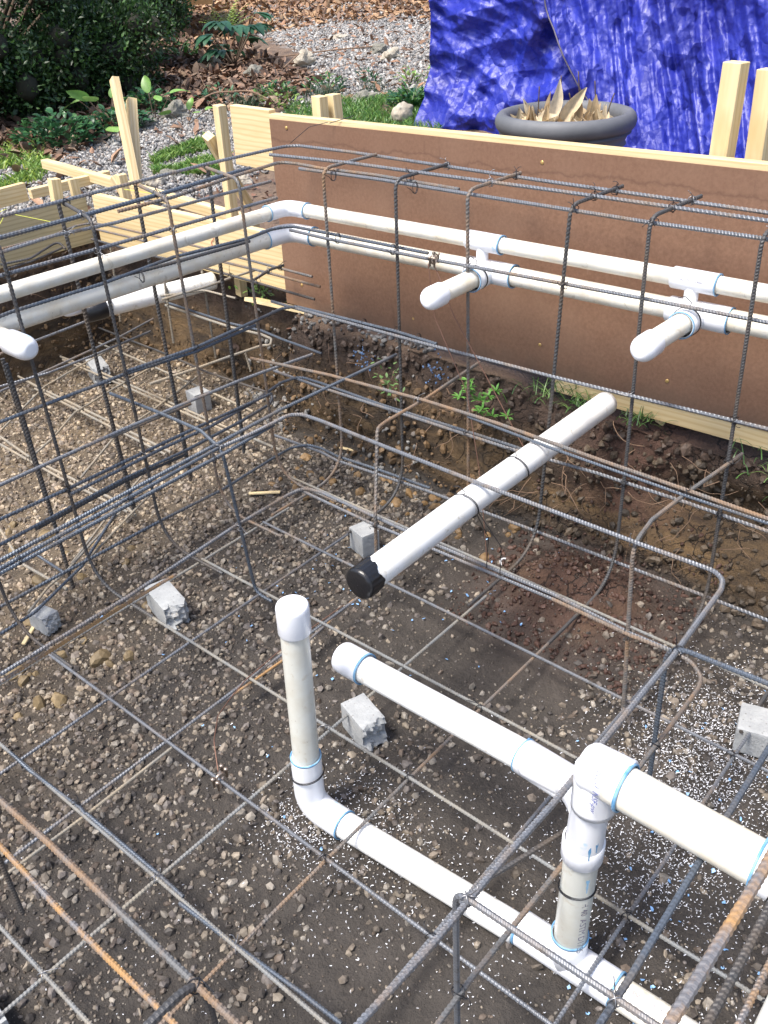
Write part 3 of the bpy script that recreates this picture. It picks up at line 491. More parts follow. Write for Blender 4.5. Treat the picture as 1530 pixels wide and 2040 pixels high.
GX, GY = np.meshgrid(gx, gy, indexing='ij'); H, T, MO = height(GX, GY)
V = np.stack([GX, GY, H], -1)
wallm = (T > .02) & (T < .98)
P = V*1.0
disp = .030*fbm(P*np.array([4, 4, 8]), 4)+.020*np.abs(fbm(P*13, 3))+.010*fbm(P*38, 3)
disp = disp+.10*np.exp(-((H-.20)/.09)**2)*smooth((1.25-GY)/.4)*smooth((GX-2.3)/.1)*(GX < 2.9)
near = (np.hypot(GX, GY) < 6)
V[..., 0] += np.where(wallm, disp, 0); V[..., 1] += np.where(wallm, disp*.5, 0)
V[..., 2] += np.where(wallm | ~near, 0, np.where(T >= .98, .012*fbm(P*8, 4), 0))
colr = np.zeros(GX.shape+(3,)); colr[..., 0] = np.clip(MO*1.0, 0, .7)
redtop = np.exp(-((GY-1.15)/.22)**2)*((T > .3)&(GX<2.8)); colr[..., 0] = np.maximum(colr[..., 0], redtop*.8)
gp = (inpoly(GX, GY, PATH1) | inpoly(GX, GY, PATH2)) & (T > .98); colr[..., 1] = gp
mb = MB(); mb.add(V.reshape(-1, 3), grid_faces(len(gx), len(gy))[:, ::-1], colr.reshape(-1, 3))
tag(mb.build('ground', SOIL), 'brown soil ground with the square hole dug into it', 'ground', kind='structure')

# ------------------------------------------------------------------ stones
ico = bmesh.new(); bmesh.ops.create_icosphere(ico, subdivisions=1, radius=1.0); IV1 = np.array([v.co[:] for v in ico.verts]); IF1 = np.array([[v.index for v in f.verts] for f in ico.faces]); ico.free()
ico = bmesh.new(); bmesh.ops.create_icosphere(ico, subdivisions=2, radius=1.0); IV2 = np.array([v.co[:] for v in ico.verts]); IF2 = np.array([[v.index for v in f.verts] for f in ico.faces]); ico.free()
ico = bmesh.new(); bmesh.ops.create_icosphere(ico, subdivisions=4, radius=1.0); IV3 = np.array([v.co[:] for v in ico.verts]); IF3 = np.array([[v.index for v in f.verts] for f in ico.faces]); ico.free()
def variants(IV, n, amp):
    out = []
    for k in range(n):
        v = IV*(1+amp*vnoise(IV*1.3+k*7.1)[:, None]); 
        for c in range(5):
            d = nrm(rng.normal(size=3)); lim = rng.uniform(.55, .85); pr = v@d; v = v-np.maximum(pr-lim, 0)[:, None]*d*.9
        out.append(v)
    return np.array(out)
SV1 = variants(IV1, 14, .28); SV2 = variants(IV2, 14, .3)
def rotmats(n):
    q = nrm(rng.normal(size=(n, 4))); a, b, c, d = q.T
    return np.stack([1-2*(c*c+d*d), 2*(b*c-a*d), 2*(b*d+a*c), 2*(b*c+a*d), 1-2*(b*b+d*d), 2*(c*d-a*b), 2*(b*d-a*c), 2*(c*d+a*b), 1-2*(b*b+c*c)], -1).reshape(n, 3, 3)
def stones(mb, x, y, z, size, cols, hi=True):
    n = len(x); SV, IF = (SV2, IF2) if hi else (SV1, IF1); k = rng.integers(0, len(SV), n)
    sc = rng.uniform(.6, 1.15, (n, 3)); sc[:, 2] *= .75
    v = SV[k]*sc[:, None]*size[:, None, None]*.5; Rm = rotmats(n); v = np.einsum('nij,nkj->nki', Rm, v)
    v = v+np.stack([x, y, z], -1)[:, None]; nv = v.shape[1]
    F = (IF[None]+(np.arange(n)*nv)[:, None, None]).reshape(-1, 3); mb.add(v.reshape(-1, 3), F, np.repeat(cols, nv, 0))
PALP = np.array([(.20, .165, .13), (.28, .23, .18), (.14, .115, .095), (.36, .30, .23), (.22, .19, .17), (.17, .13, .10), (.35, .31, .26), (.10, .085, .075)])
def pit_stones(n, smin, smax, dens):
    X = rng.uniform(-.1, 2.8, n*4); Y = rng.uniform(-.25, 4.5, n*4)
    sd, _ = pit_sd(X, Y, np.stack([X, Y, 0*X], -1)); d = dens(X, Y)
    ok = (sd < -.0) & (rng.random(len(X)) < d); X, Y = X[ok][:n], Y[ok][:n]; H_, _, _ = height(X, Y)
    s = rng.uniform(0, 1, len(X))**2.3*(smax-smin)+smin
    c = PALP[rng.integers(0, len(PALP), len(X))]*rng.uniform(.65, 1.2, (len(X), 1))
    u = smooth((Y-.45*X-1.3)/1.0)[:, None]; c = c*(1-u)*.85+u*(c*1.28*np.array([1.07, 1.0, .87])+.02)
    return X, Y, H_, s, c
def dens(X, Y):
    a = smooth((Y-.30*X-.75)/.8)          # thick gravel to the back left
    b = smooth((X-1.7)/.5)*smooth((Y-1.55)/.4)
    r = smooth((X-1.7)/.4)*smooth((1.0-Y)/.4)
    patch = smooth((fbm(np.stack([X*1.6, Y*1.6, 0*X+3], -1), 3)+.06)/.30)
    m_ = np.exp(-(((X-2.22)/.24)**2+((Y-1.13)/.26)**2))
    return np.clip(np.maximum.reduce([.92*a, b, .6*r, .07+.58*patch]), 0, 1)*(1-.85*np.clip(m_*1.4, 0, 1))
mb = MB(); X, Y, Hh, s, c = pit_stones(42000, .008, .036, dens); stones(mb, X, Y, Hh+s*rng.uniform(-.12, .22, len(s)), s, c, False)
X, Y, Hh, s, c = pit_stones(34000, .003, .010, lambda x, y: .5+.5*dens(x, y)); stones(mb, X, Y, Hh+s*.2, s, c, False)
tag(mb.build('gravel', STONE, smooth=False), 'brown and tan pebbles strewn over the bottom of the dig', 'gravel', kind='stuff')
# grey crushed stone outside
PALG = np.array([(.38, .37, .355), (.50, .485, .46), (.28, .27, .26), (.18, .175, .17), (.60, .58, .54), (.38, .32, .27)])
def path_stones(poly, n, smin, smax, zoff=.3, sub=None):
    P_ = np.array(poly); x = rng.uniform(P_[:, 0].min(), P_[:, 0].max(), n*5); y = rng.uniform(P_[:, 1].min(), P_[:, 1].max(), n*5)
    ok = inpoly(x, y, poly) & (pit_sd(x, y, np.stack([x, y, 0*x], -1))[0] > .12); x, y = x[ok][:n], y[ok][:n]
    x += rng.normal(0, .05, len(x)); y += rng.normal(0, .05, len(y))
    s = rng.uniform(smin, smax, len(x)); z, _, _ = height(x, y); c = PALG[rng.integers(0, len(PALG), len(x))]*rng.uniform(.7, 1.15, (len(x), 1))
    return x, y, z+s*zoff, s, c
mb = MB()
for a in ((PATH2, 15000, .012, .034), (PATH1, 24000, .018, .045)): stones(mb, *path_stones(*a), hi=False)
tag(mb.build('gravel', STONE, smooth=False), 'pale grey crushed stone of the garden path', 'gravel', kind='stuff')
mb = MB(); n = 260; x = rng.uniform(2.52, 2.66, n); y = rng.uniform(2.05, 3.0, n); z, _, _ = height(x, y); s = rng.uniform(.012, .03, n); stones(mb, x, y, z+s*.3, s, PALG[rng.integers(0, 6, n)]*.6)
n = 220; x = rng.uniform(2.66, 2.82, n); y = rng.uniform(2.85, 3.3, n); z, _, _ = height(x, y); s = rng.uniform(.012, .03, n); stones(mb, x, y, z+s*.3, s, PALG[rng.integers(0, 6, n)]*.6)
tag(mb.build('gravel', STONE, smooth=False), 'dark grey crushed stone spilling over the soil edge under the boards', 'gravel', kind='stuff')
# clods on the pit floor and walls
mb = MB(); n = 1500; x = rng.uniform(1.9, 2.55, n); y = rng.uniform(.75, 1.5, n); z, t, _ = height(x, y); s = .005+.022*rng.random(n)**2.5; c = np.array([(.085, .043, .030)])*rng.uniform(.6, 1.3, (n, 1)); stones(mb, x, y, z+s*.2, s, c)
n = 90; x = rng.uniform(.55, 1.5, n); y = 2.2+rng.uniform(-.1, 1.6, n); z, t, _ = height(x, y); s = rng.uniform(.03, .085, n); c = np.array([(.27, .195, .10)])*rng.uniform(.7, 1.2, (n, 1)); stones(mb, x, y, z, s, c)
n = 60; x = rng.uniform(2.15, 2.5, n); y = rng.uniform(1.5, 2.6, n); z, t, _ = height(x, y); s = rng.uniform(.02, .06, n); c = np.array([(.26, .16, .07)])*rng.uniform(.6, 1.2, (n, 1)); stones(mb, x, y, z, s, c)
tag(mb.build('soil_clods', STONE, smooth=False), 'reddish and ochre clods of soil fallen into the dig', 'soil', kind='stuff')
wi = np.argwhere(wallm & (GX > 2.35) & (GX < 2.9) & (GY > .2) | (wallm & (GY > 4.2) & (GY < 4.6) & (GX > 0)))
wi = wi[rng.integers(0, len(wi), 5200)]; P_ = V[wi[:, 0], wi[:, 1]]; s = .006+.045*rng.random(len(P_))**4; zz_ = P_[:, 2]
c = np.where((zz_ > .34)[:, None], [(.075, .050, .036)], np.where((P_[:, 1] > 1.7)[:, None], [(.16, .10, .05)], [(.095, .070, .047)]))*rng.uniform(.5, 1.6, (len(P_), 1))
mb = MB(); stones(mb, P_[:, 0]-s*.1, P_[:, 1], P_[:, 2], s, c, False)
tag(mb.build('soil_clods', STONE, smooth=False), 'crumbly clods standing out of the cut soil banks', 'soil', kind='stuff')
# shavings and chips
def slivers(mb, x, y, z, L, wd, col=None):
    n = len(x); a = rng.uniform(0, 6.28, n); m_ = 4; t = np.linspace(-.5, .5, m_); curl = rng.uniform(-4, 4, n)
    ang = a[:, None]+curl[:, None]*t; dx = np.cumsum(np.cos(ang), 1)*L[:, None]/m_; dy = np.cumsum(np.sin(ang), 1)*L[:, None]/m_
    dz = (rng.uniform(-.4, .9, n)[:, None])*(t+.5)*L[:, None]*.5
    c = np.stack([x[:, None]+dx, y[:, None]+dy, z[:, None]+dz], -1); nx = np.stack([-np.sin(ang), np.cos(ang), .4+0*ang], -1)*wd[:, None, None]*.5
    v = np.stack([c-nx, c+nx], 2).reshape(n, -1, 3); f = np.array([[2*i, 2*i+1, 2*i+3, 2*i+2] for i in range(m_-1)]); F = (f[None]+(np.arange(n)*2*m_)[:, None, None]).reshape(-1, 4)
    mb.add(v.reshape(-1, 3), F, col)
def cluster(spec):
    xs, ys = [], []
    for cx, cy, sx, sy, n in spec: xs.append(rng.normal(cx, sx, n)); ys.append(rng.normal(cy, sy, n))
    return np.concatenate(xs), np.concatenate(ys)
x, y = cluster([(1.85, .55, .17, .12, 3600), (1.5, .45, .18, .12, 2300), (1.3, .75, .3, .2, 600), (1.08, 1.12, .10, .14, 900), (.98, 1.22, .06, .07, 420), (1.2, .15, .3, .12, 700), (.8, .9, .3, .35, 500), (2.1, .45, .15, .12, 600)])
ok = pit_sd(x, y, np.stack([x, y, 0*x], -1))[0] < -.02; x, y = x[ok], y[ok]; z, _, _ = height(x, y)
mb = MB(); slivers(mb, x, y, z+rng.uniform(.003, .010, len(x)), rng.uniform(.003, .010, len(x)), rng.uniform(.0008, .0019, len(x)))
tag(mb.build('plastic_shavings', SHAVE), 'white curly plastic pipe shavings scattered on the dark soil', 'shavings', kind='stuff')
x, y = cluster([(1.8, 1.95, .15, .12, 26), (2.0, 1.5, .2, .2, 30), (1.5, 1.9, .2, .2, 14), (1.6, .45, .25, .15, 60), (2.1, .4, .1, .1, 16), (1.1, .38, .05, .05, 10), (1.0, 1.6, .3, .3, 12)])
z, _, _ = height(x, y); ok = z < .05; x, y, z = x[ok], y[ok], z[ok]; mb = MB(); slivers(mb, x, y, z+.008, rng.uniform(.006, .015, len(x)), rng.uniform(.003, .008, len(x)))
tag(mb.build('paint_chips', CHIPS), 'small light blue flecks of primer and plastic on the soil', 'chips', kind='stuff')
mb = MB()
for cx, cy, cz, n in ((2.555, 2.35, .40, 40), (2.57, 1.98, .43, 40)):
    x = rng.normal(cx, .012, n); y = rng.normal(cy, .03, n); zz = rng.normal(cz, .03, n); s = rng.uniform(.006, .02, n); stones(mb, x-.01, y, zz, s*.6, np.tile([(.12, .22, .42)], (n, 1)))
tag(mb.build('paint_splash', STONE, smooth=False), 'blue primer splashed on the soil under the brown board', 'paint splash', kind='stuff')

# roots in the cut
mb = MB()
for i in range(110):
    side = rng.random() < .7
    p0 = np.array([2.50, rng.uniform(.5, 2.8), rng.uniform(.0, .42)]) if side else np.array([rng.uniform(1.2, 2.7), 4.40, rng.uniform(.05, .42)])
    pts = [p0]; d = nrm(np.array([-.8, rng.normal(0, .6), rng.normal(-.3, .5)]) if side else np.array([rng.normal(0, .6), -.8, rng.normal(-.3, .5)]))
    for k in range(5): d = nrm(d+rng.normal(0, .45, 3)+np.array([.18 if side else 0, 0 if side else .18, -.12])); pts.append(pts[-1]+d*rng.uniform(.012, .045))
    tube(mb, pts, np.full(len(resample(fillet(pts, .01), .012)[0]), rng.uniform(.0006, .0016)), .01, 5, .012)
tag(mb.build('roots', ROOT), 'fine broken roots sticking out of the cut soil', 'roots', kind='stuff')

# ------------------------------------------------------------------ reinforcing bars
CAMP = np.array([0, 0, 1.85])
def rebar(name, r, fil, mat, pts, parent):
    p = fillet(pts, fil); dist = np.linalg.norm(np.mean(p, 0)-CAMP); near_ = dist < 2.9; per = .0088 if near_ else .0125; step = per/4
    q, s = resample(p, step); ns = 8; a = np.linspace(0, 2*np.pi, ns, endpoint=False)
    t, n, b = frames(q); ph = s[:, None]/per+.55*np.abs(np.sin(a[None]))
    r = r*.90; rad = r*.001*np.where(np.mod(ph, 1) < .45, *((1.06, .96) if dist < 1.7 else (1.11, .91)))
    mb = MB(); sweep(mb, q+.0015*np.stack([vnoise(q*2.1), vnoise(q*2.1+9), vnoise(q*2.1+23)], -1), rad, ns, True)
    return mb.build(name, STEEL[mat], parent, smooth=False)
INFO = {'wall': ('rebar_wall_cage', 'tall L-shaped rebar cage in front of the brown board and along the left', 'rebar cage'),
        'bench': ('rebar_bench_cage', 'lower inner rebar frame at bench height that the long capped pipes pass through', 'rebar cage'),
        'floor': ('rebar_floor_mat', 'square grid of thin rebar lying flat on concrete blocks over the dark soil', 'rebar mat'),
        'near': ('rebar_near_bars', 'thick close bars with orange rust crossing the bottom right corner of the photo', 'rebar cage'),
        'bay': ('rebar_bay_cage', 'dusty rebar of the second dig behind the left pipes, by the plank form', 'rebar cage')}
CAGE = {}
for key, bars in CAGES.items():
    nm, lab, cat = INFO[key]; root = thing(nm, lab, cat, {'wall': (1.4, 2.46, 0), 'bench': (1.0, 1.2, 0), 'floor': (1.0, 1.0, 0), 'near': (1.0, .12, .3), 'bay': (2.0, 3.5, 0)}[key], group='tied rebar of the dig')
    CAGE[key] = root
    for (name, r, fil, mt, pts) in bars: rebar(name, r, fil, mt, pts, root)
# tie wires at crossings
def crossings(A, B, tol):
    out = []
    for pa in A:
        qa = resample(fillet(pa[4], pa[2]), .03)[0]
        for pb in B:
            if pa is pb: continue
            qb = resample(fillet(pb[4], pb[2]), .03)[0]
            lo = np.maximum(qa.min(0), qb.min(0))-tol; hi = np.minimum(qa.max(0), qb.max(0))+tol
            if (lo > hi).any(): continue
            D = np.linalg.norm(qa[:, None]-qb[None], axis=2); i, j = np.unravel_index(D.argmin(), D.shape)
            if D[i, j] < tol+.02:
                ta = nrm(qa[min(i+1, len(qa)-1)]-qa[max(i-1, 0)]); tb = nrm(qb[min(j+1, len(qb)-1)]-qb[max(j-1, 0)])
                if abs(ta@tb) < .7:
                    w0 = qa[i]-qb[j]; aa = ta@tb; den = 1-aa*aa; sa = (aa*(tb@w0)-(ta@w0))/den; sb = ((tb@w0)-aa*(ta@w0))/den
                    pa_, pb_ = qa[i]+ta*sa, qb[j]+tb*sb
                    if np.linalg.norm(pa_-pb_) < tol and abs(sa) < .06: out.append(((pa_+pb_)/2, ta, tb))
    return out
def knot(c, ta, tb, parent, mat, s=1.0):
    mb = MB(); n_ = nrm(np.cross(ta, tb)); 
    if n_ @ (CAMP-c) < 0: n_ = -n_
    for sg in (1, -1):
        d1 = nrm(ta+sg*tb); d2 = nrm(ta-sg*tb); th = np.linspace(0, 2*np.pi, 15)
        off = rng.normal(0, .0015, 3)
        p = c+off+(np.cos(th)[:, None]*d2*.0125+np.sin(th)[:, None]*n_*.0125)*s; sweep(mb, p, np.full(len(p), .0011), 5, False)
    e = c+n_*.012*s; d = nrm(rng.normal(size=3)+n_*1.1); L = rng.uniform(.012, .03)*s
    for sg in (1, -1):
        k = nrm(rng.normal(size=3)); pts = [e, e+d*L*.5+k*.003, e+d*L+k*.012*sg, e+d*L*.8+k*.02*sg]; tube(mb, pts, .0010, .004, 5, .004)
    return mb.build('tie_wire', mat, parent)
jobs = [('wall', 'wall', .022, 62, .9), ('bench', 'bench', .025, 22, 1), ('floor', 'floor', .022, 34, .5), ('bench', 'wall', .028, 14, 1), ('bay', 'bay', .02, 14, .5)]
for ka, kb, tol, mx, pr in jobs:
    cs = crossings(CAGES[ka], CAGES[kb], tol); keep = []
    for c in cs:
        if all(np.linalg.norm(c[0]-k[0]) > .05 for k in keep) and rng.random() < pr: keep.append(c)
    keep.sort(key=lambda c: np.linalg.norm(c[0]-CAMP))
    for c in keep[:mx]: knot(c[0], c[1], c[2], CAGE[ka], WIRE if rng.random() < .7 else WIREB)
# wires round doubled laps
for key, pts in (('wall', [(2.3, 2.2, .965), (2.3, 1.95, .965), (2.3, 1.78, .965), (2.3, 2.2, 1.175), (2.3, 1.85, 1.175), (2.3, 2.1, .675), (2.3, 1.85, .675), (1.9, 2.46, 1.175), (1.65, 2.46, .96)]), ('bench', [(1.45, 1.97, .55), (1.15, 1.97, .55), (.8, 1.97, .55)])):
    for p in pts:
        mb = MB(); th = np.linspace(0, 2*np.pi*1.6, 18); ax = np.array([0, 1, 0]) if p[0] > 2.2 else np.array([1, 0, 0]); o1 = np.array([0, 0, 1.]); o2 = np.cross(ax, o1)
        q = np.array(p)+np.cos(th)[:, None]*o1*.018+np.sin(th)[:, None]*o2*.012+th[:, None]*.0006*ax; q = np.concatenate([q, q[-1:]+np.array([[-.01, 0, .012], [-.022, .004, .02]])]); sweep(mb, q, np.full(len(q), .0011), 5, False); mb.build('tie_wire', WIRE, CAGE[key])

# ------------------------------------------------------------------ pipework
def pipe_part(parent, name, pts, r, mat, fil=.05): mb = MB(); tube(mb, pts, r, fil, 28, .02); return mb.build(name, mat, parent)
def sleeve(parent, name, a, b, r, mat=None, lip=.004):
    a = np.array(a, float); b = np.array(b, float); L = np.linalg.norm(b-a); ch = .002; mb = MB()
    lathe(mb, [(0, r-lip), (0, r-ch), (ch, r), (L-ch, r), (L, r-ch), (L, r-lip)], a, b-a); return mb.build(name, mat or FIT, parent)
def ring(parent, c, axis_, r, w_=.006, ext=.0009):
    w_ = w_*rng.uniform(.45, .85)
    ax = nrm(axis_); mb = MB(); lathe(mb, [(-w_/2, r-.002), (-w_/2, r+ext), (w_/2, r+ext), (w_/2, r-.002)], np.array(c), ax); return mb.build('primer_ring', PRIMER, parent)
def capm(parent, c, axis_, r, L, mat=None, dome=.5):
    """pipe cap: open end at c, closed domed end L further along axis"""
    q_ = max(.0, 1-.55*dome-.08); prof = [(0, r-.005), (0, r-.001), (.002, r), (L*q_, r)]
    for k in range(1, 9): a = k/8*math.pi/2; prof.append((L*q_+L*(1-q_)*math.sin(a), r*(1-dome)+r*dome*math.cos(a)))
    prof.append((L+.0005, .0005)); mb = MB(); lathe(mb, prof, np.array(c), axis_); return mb.build('cap', mat or FIT, parent)
def text_on(parent, name, body, size, c, axis_, up_n, r, mat, spread=1.0, extr=.0004):
    """lettering bent round a pipe of radius r; axis_ = reading direction, up_n = outward normal at the middle of the line"""
    cu = bpy.data.curves.new(name, 'FONT'); cu.body = body; cu.size = size; cu.align_x = 'CENTER'; cu.align_y = 'CENTER'; cu.resolution_u = 2
    to = bpy.data.objects.new('tmp', cu); coll.objects.link(to); dg = bpy.context.evaluated_depsgraph_get(); me = bpy.data.meshes.new_from_object(to.evaluated_get(dg)); bpy.data.objects.remove(to)
    ax = nrm(axis_); up = np.array(up_n, float); up = nrm(up-ax*(up@ax)); sd = np.cross(up, ax); off = np.array(ptrans(parent))
    for v in me.vertices:
        u, t_ = v.co.x*spread, v.co.y; th = t_/r; p = np.array(c)+ax*u+(up*math.cos(th)+sd*math.sin(th))*(r+.0006); v.co = Vector(p-off)
    o = bpy.data.objects.new(name, me); coll.objects.link(o); me.materials.clear(); me.materials.append(mat); o.parent = parent; return o
def wire_loop(parent, c, axis_, r, mat=None, tail=True, tilt=.2):
    ax = nrm(np.array(axis_, float)+rng.normal(0, tilt*.5, 3)); a = np.array([0, 0, 1.]) if abs(ax[2]) < .8 else np.array([1., 0, 0]); n_ = nrm(a-ax*(a@ax)); b = np.cross(ax, n_)
    mb = MB(); th = np.linspace(0, 2*np.pi*1.9, 60); q = np.array(c)+(np.cos(th)[:, None]*n_+np.sin(th)[:, None]*b)*(r+.0015)+ax*th[:, None]*.0006
    sweep(mb, q, np.full(len(q), .0012), 5, False)
    if tail:
        e = np.array(c)+n_*(r+.002); tube(mb, [e, e+n_*.015+b*.01, e+n_*.03-b*.012, e+n_*.022-b*.03], .0012, .006, 5, .004)
    return mb.build('wire_loop', mat or WIRE, parent)

# --- loop of two pipes along the walls
xp, yp = 2.43, 2.58; z1, z2 = 1.0, .907; r1, r2 = .0245, .0305
lp = thing('return_pipe_loop', 'two stacked white pipes with three capped stubs, running in front of the brown board', 'pipework', (xp, yp, z2))
pipe_part(lp, 'pipe', [(-.2, yp, z1+.012), (xp-.09, yp, z1-.008)], r1, PVC_DIRTY); pipe_part(lp, 'pipe', [(xp, yp-.09, z1-.005), (xp, 1.7, z1), (xp, -.2, z1+.002)], r1, PVC_DIRTY)
pipe_part(lp, 'pipe', [(-.2, yp, z2+.018), (xp-.11, yp, z2-.004)], r2, PVC_DIRTY); pipe_part(lp, 'pipe', [(xp, yp-.11, z2-.005), (xp, 1.7, z2), (xp, -.2, z2+.006)], r2, PVC_DIRTY)
for zz, rr, L, nm in ((z1-.006, r1, .075, 'elbow'), (z2-.004, r2, .10, 'elbow')):
    mb = MB(); tube(mb, [(xp-L-.03, yp, zz), (xp, yp, zz), (xp, yp-L-.03, zz)], rr+.0045, L*.75, 28, .006); e = mb.build(nm, FIT, lp)
    ring(lp, (xp-L-.03, yp, zz), (1, 0, 0), rr+.005); ring(lp, (xp, yp-L-.03, zz), (0, 1, 0), rr+.005)
for yy in (1.655, .945):
    sleeve(lp, 'tee', (xp, yy+.085, z1), (xp, yy-.045, z1), r1+.006); ring(lp, (xp, yy-.047, z1), (0, 1, 0), r1+.006, .005)
    pipe_part(lp, 'nipple', [(xp-.004, yy+.025, z1), (xp-.012, yy+.02, z2+.01)], .020, FIT)
    sleeve(lp, 'tee', (xp, yy+.085, z2), (xp, yy-.095, z2), r2+.007)
    ring(lp, (xp, yy-.096, z2), (0, 1, 0), r2+.007, .005)
    xe = 2.14
    sleeve(lp, 'tee_branch', (xp, yy, z2), (xp-.095, yy+.004, z2-.004), r2+.008); ring(lp, (xp-.096, yy+.004, z2-.004), (1, 0, 0), r2+.008, .006)
    pipe_part(lp, 'stub_pipe', [(xp-.05, yy+.002, z2), (xe+.03, yy+.02, z2-.01)], r2, PVC_DIRTY)
    capm(lp, (xe+.055, yy+.017, z2-.009), (-1, .04, -.03), r2+.006, .078, dome=.62)
    wire_loop(lp, (xp-.075, yy, z2), (1, 0, 0), r2+.009)
text_on(lp, 'marking', 'ASTM D-2466', .011, (xp, .945+.02, z1), (0, -1, 0), (-1, 0, .25), r1+.006, INKG)
for yy_ in (1.35, .70, 2.2): text_on(lp, 'marking', 'PVC-1120  SCH 40  PR 280 PSI @73F', .012, (xp, yy_, z2), (0, -1, 0), (-.6, 0, 1), r2, INKG)
xs = 1.165
sleeve(lp, 'tee', (xs+.02, yp, z2+.01), (xs-.14, yp, z2+.01), r2+.007)
pipe_part(lp, 'stub_pipe', [(xs, yp, z2+.005), (xs+.012, 2.44, z2-.01)], r2, PVC_DIRTY); capm(lp, (xs+.010, 2.465, z2-.008), (.06, -1, -.05), r2+.007, .10, dome=.62)
# --- drain pipe with taped end
rd_ = .0395
dp = thing('drain_pipe', 'thick white pipe sloping out of the soil bank with its end wrapped in black tape', 'pipe', (1.30, 1.25, .5))
pipe_part(dp, 'pipe', [(1.30, 1.25, .50), (1.8, 1.258, .498), (2.54, 1.250, .503)], rd_, PVC)
mb = MB(); lathe(mb, [(-.006, .0005), (-.006, rd_*.9), (-.002, rd_+.003), (.012, rd_+.0035)], (1.296, 1.25, .50), (1, .008, 0), 40)
th = np.linspace(0, 2*np.pi, 64, endpoint=False); nn = 64; L_ = .045+.028*np.array([vnoise(np.array([[math.cos(t_)*1.7, math.sin(t_)*1.7, 5.0]]))[0] for t_ in th])
rows = []
for k in range(6):
    u = k/5; rad = rd_+.0032+.0018*np.sin(th*19+2*np.sin(th*3))*(.3+.7*u)+.0008
    rows.append(np.stack([1.30+L_*u, 1.25+rad*np.cos(th), .50+rad*np.sin(th)], -1))
Vt = np.array(rows); i_ = np.arange(5)[:, None]*nn; j_ = np.arange(nn)[None]; mb.add(Vt.reshape(-1, 3), np.stack([i_+j_, i_+(j_+1) % nn, i_+nn+(j_+1) % nn, i_+nn+j_], -1).reshape(-1, 4))
mb.build('tape_wrap', TAPE, dp)
for xx, tl in ((2.0, 1), (1.74, 1)): wire_loop(dp, (xx, 1.252, .50), (1, 0, .15), rd_+.001, tail=True)
mb = MB()
for dx in (0, .055): tube(mb, [(1.74+dx*.3, 1.21+dx*.2, .49), (1.80-dx*.3, 1.21-dx, .38), (1.80-dx*.2, 1.215-dx, .27)], .0012, .02, 5, .01)
mb.build('hanger_wire', WIRE, dp)
# --- drain pipe in the left bay
bp = thing('drain_pipe', 'thick bright white pipe lying behind the left cage at the foot of the plank form', 'pipe', (2.1, 3.5, .5))
pipe_part(bp, 'pipe', [(2.11, 3.53, .497), (2.66, 3.38, .503)], .041, PVC)
mb = MB(); lathe(mb, [(-.008, .0005), (-.008, .035), (0, .045), (.07, .046), (.09, .0425)], (2.06, 3.54, .497), (.55, -.15, .006)); mb.build('tape_wrap', TAPE, bp)
wire_loop(bp, (2.42, 3.445, .50), (1, -.25, 0), .042); wire_loop(bp, (2.16, 3.515, .50), (1, -.25, 0), .044)
bq = thing('supply_pipe', 'thin cream pipe with a small cap, just behind the thick bay pipe', 'pipe', (2.02, 3.60, .52))
pipe_part(bq, 'pipe', [(2.06, 3.62, .50), (2.62, 3.47, .56)], .021, PVC_DIRTY); capm(bq, (2.08, 3.615, .50), (-.55, .15, -.03), .027, .085, dome=.8)
# --- floor pipework in front
r3 = .0345
fp = thing('suction_pipework', 'foreground white pipework with a capped upright, floor pipe, riser and two side pipes', 'pipework', (1.03, 1.23, -.04))
E0 = np.array([1.034, 1.224]); zf = -.045
pipe_part(fp, 'upright_pipe', [(E0[0], E0[1], .10), (E0[0]+.008, E0[1]-.007, .57)], r3-.0015, PVC_GREY)
capm(fp, (E0[0]+.008, E0[1]-.007, .536), (.012, -.012, 1), r3+.0036, .078, dome=.16)
mb = MB(); tube(mb, [(E0[0], E0[1], .135), (E0[0], E0[1]+.004, zf+.004), (E0[0]+.005, E0[1]-.108, zf)], r3+.0042, .085, 28, .006); mb.build('elbow', FIT, fp)
ring(fp, (E0[0], E0[1], .136), (0, 0, 1), r3+.004, .008); ring(fp, (E0[0]+.005, E0[1]-.110, zf), (0, 1, 0), r3+.0042, .006)
wire_loop(fp, (E0[0], E0[1], .075), (0, .1, 1), r3+.007, tail=False)
T0 = np.array([1.082, .497])
pipe_part(fp, 'floor_pipe', [(E0[0]+.005, E0[1]-.085, zf), (1.07, .62, zf)], r3, PVC); pipe_part(fp, 'floor_pipe', [(T0[0], T0[1]-.08, zf), (1.095, -.2, zf)], r3, PVC_DIRTY)
sleeve(fp, 'tee', (T0[0]-.002, T0[1]+.115, zf), (T0[0]+.002, T0[1]-.115, zf), r3+.0055); ring(fp, (T0[0]-.002, T0[1]+.117, zf), (0, 1, 0), r3+.005, .008); ring(fp, (T0[0]+.002, T0[1]-.117, zf), (0, 1, 0), r3+.006, .006)
sleeve(fp, 'tee_branch', (T0[0], T0[1], zf), (T0[0], T0[1], zf+.088), r3+.0055); ring(fp, (T0[0], T0[1], zf+.089), (0, 0, 1), r3+.005, .008)
pipe_part(fp, 'riser_pipe', [(T0[0], T0[1], zf+.03), (T0[0]-.014, T0[1]-.014, .40)], r3, PVC_GREY)
sleeve(fp, 'coupling', (T0[0]-.011, T0[1]-.011, .325), (T0[0]-.013, T0[1]-.013, .378), r3+.0065)
wy = np.array([T0[0]-.016, T0[1]-.018])
mb = MB(); tube(mb, [(wy[0], wy[1]+.003, .36), (wy[0]-.002, wy[1]-.004, .545)], r3+.0015, .02, 28, .01)
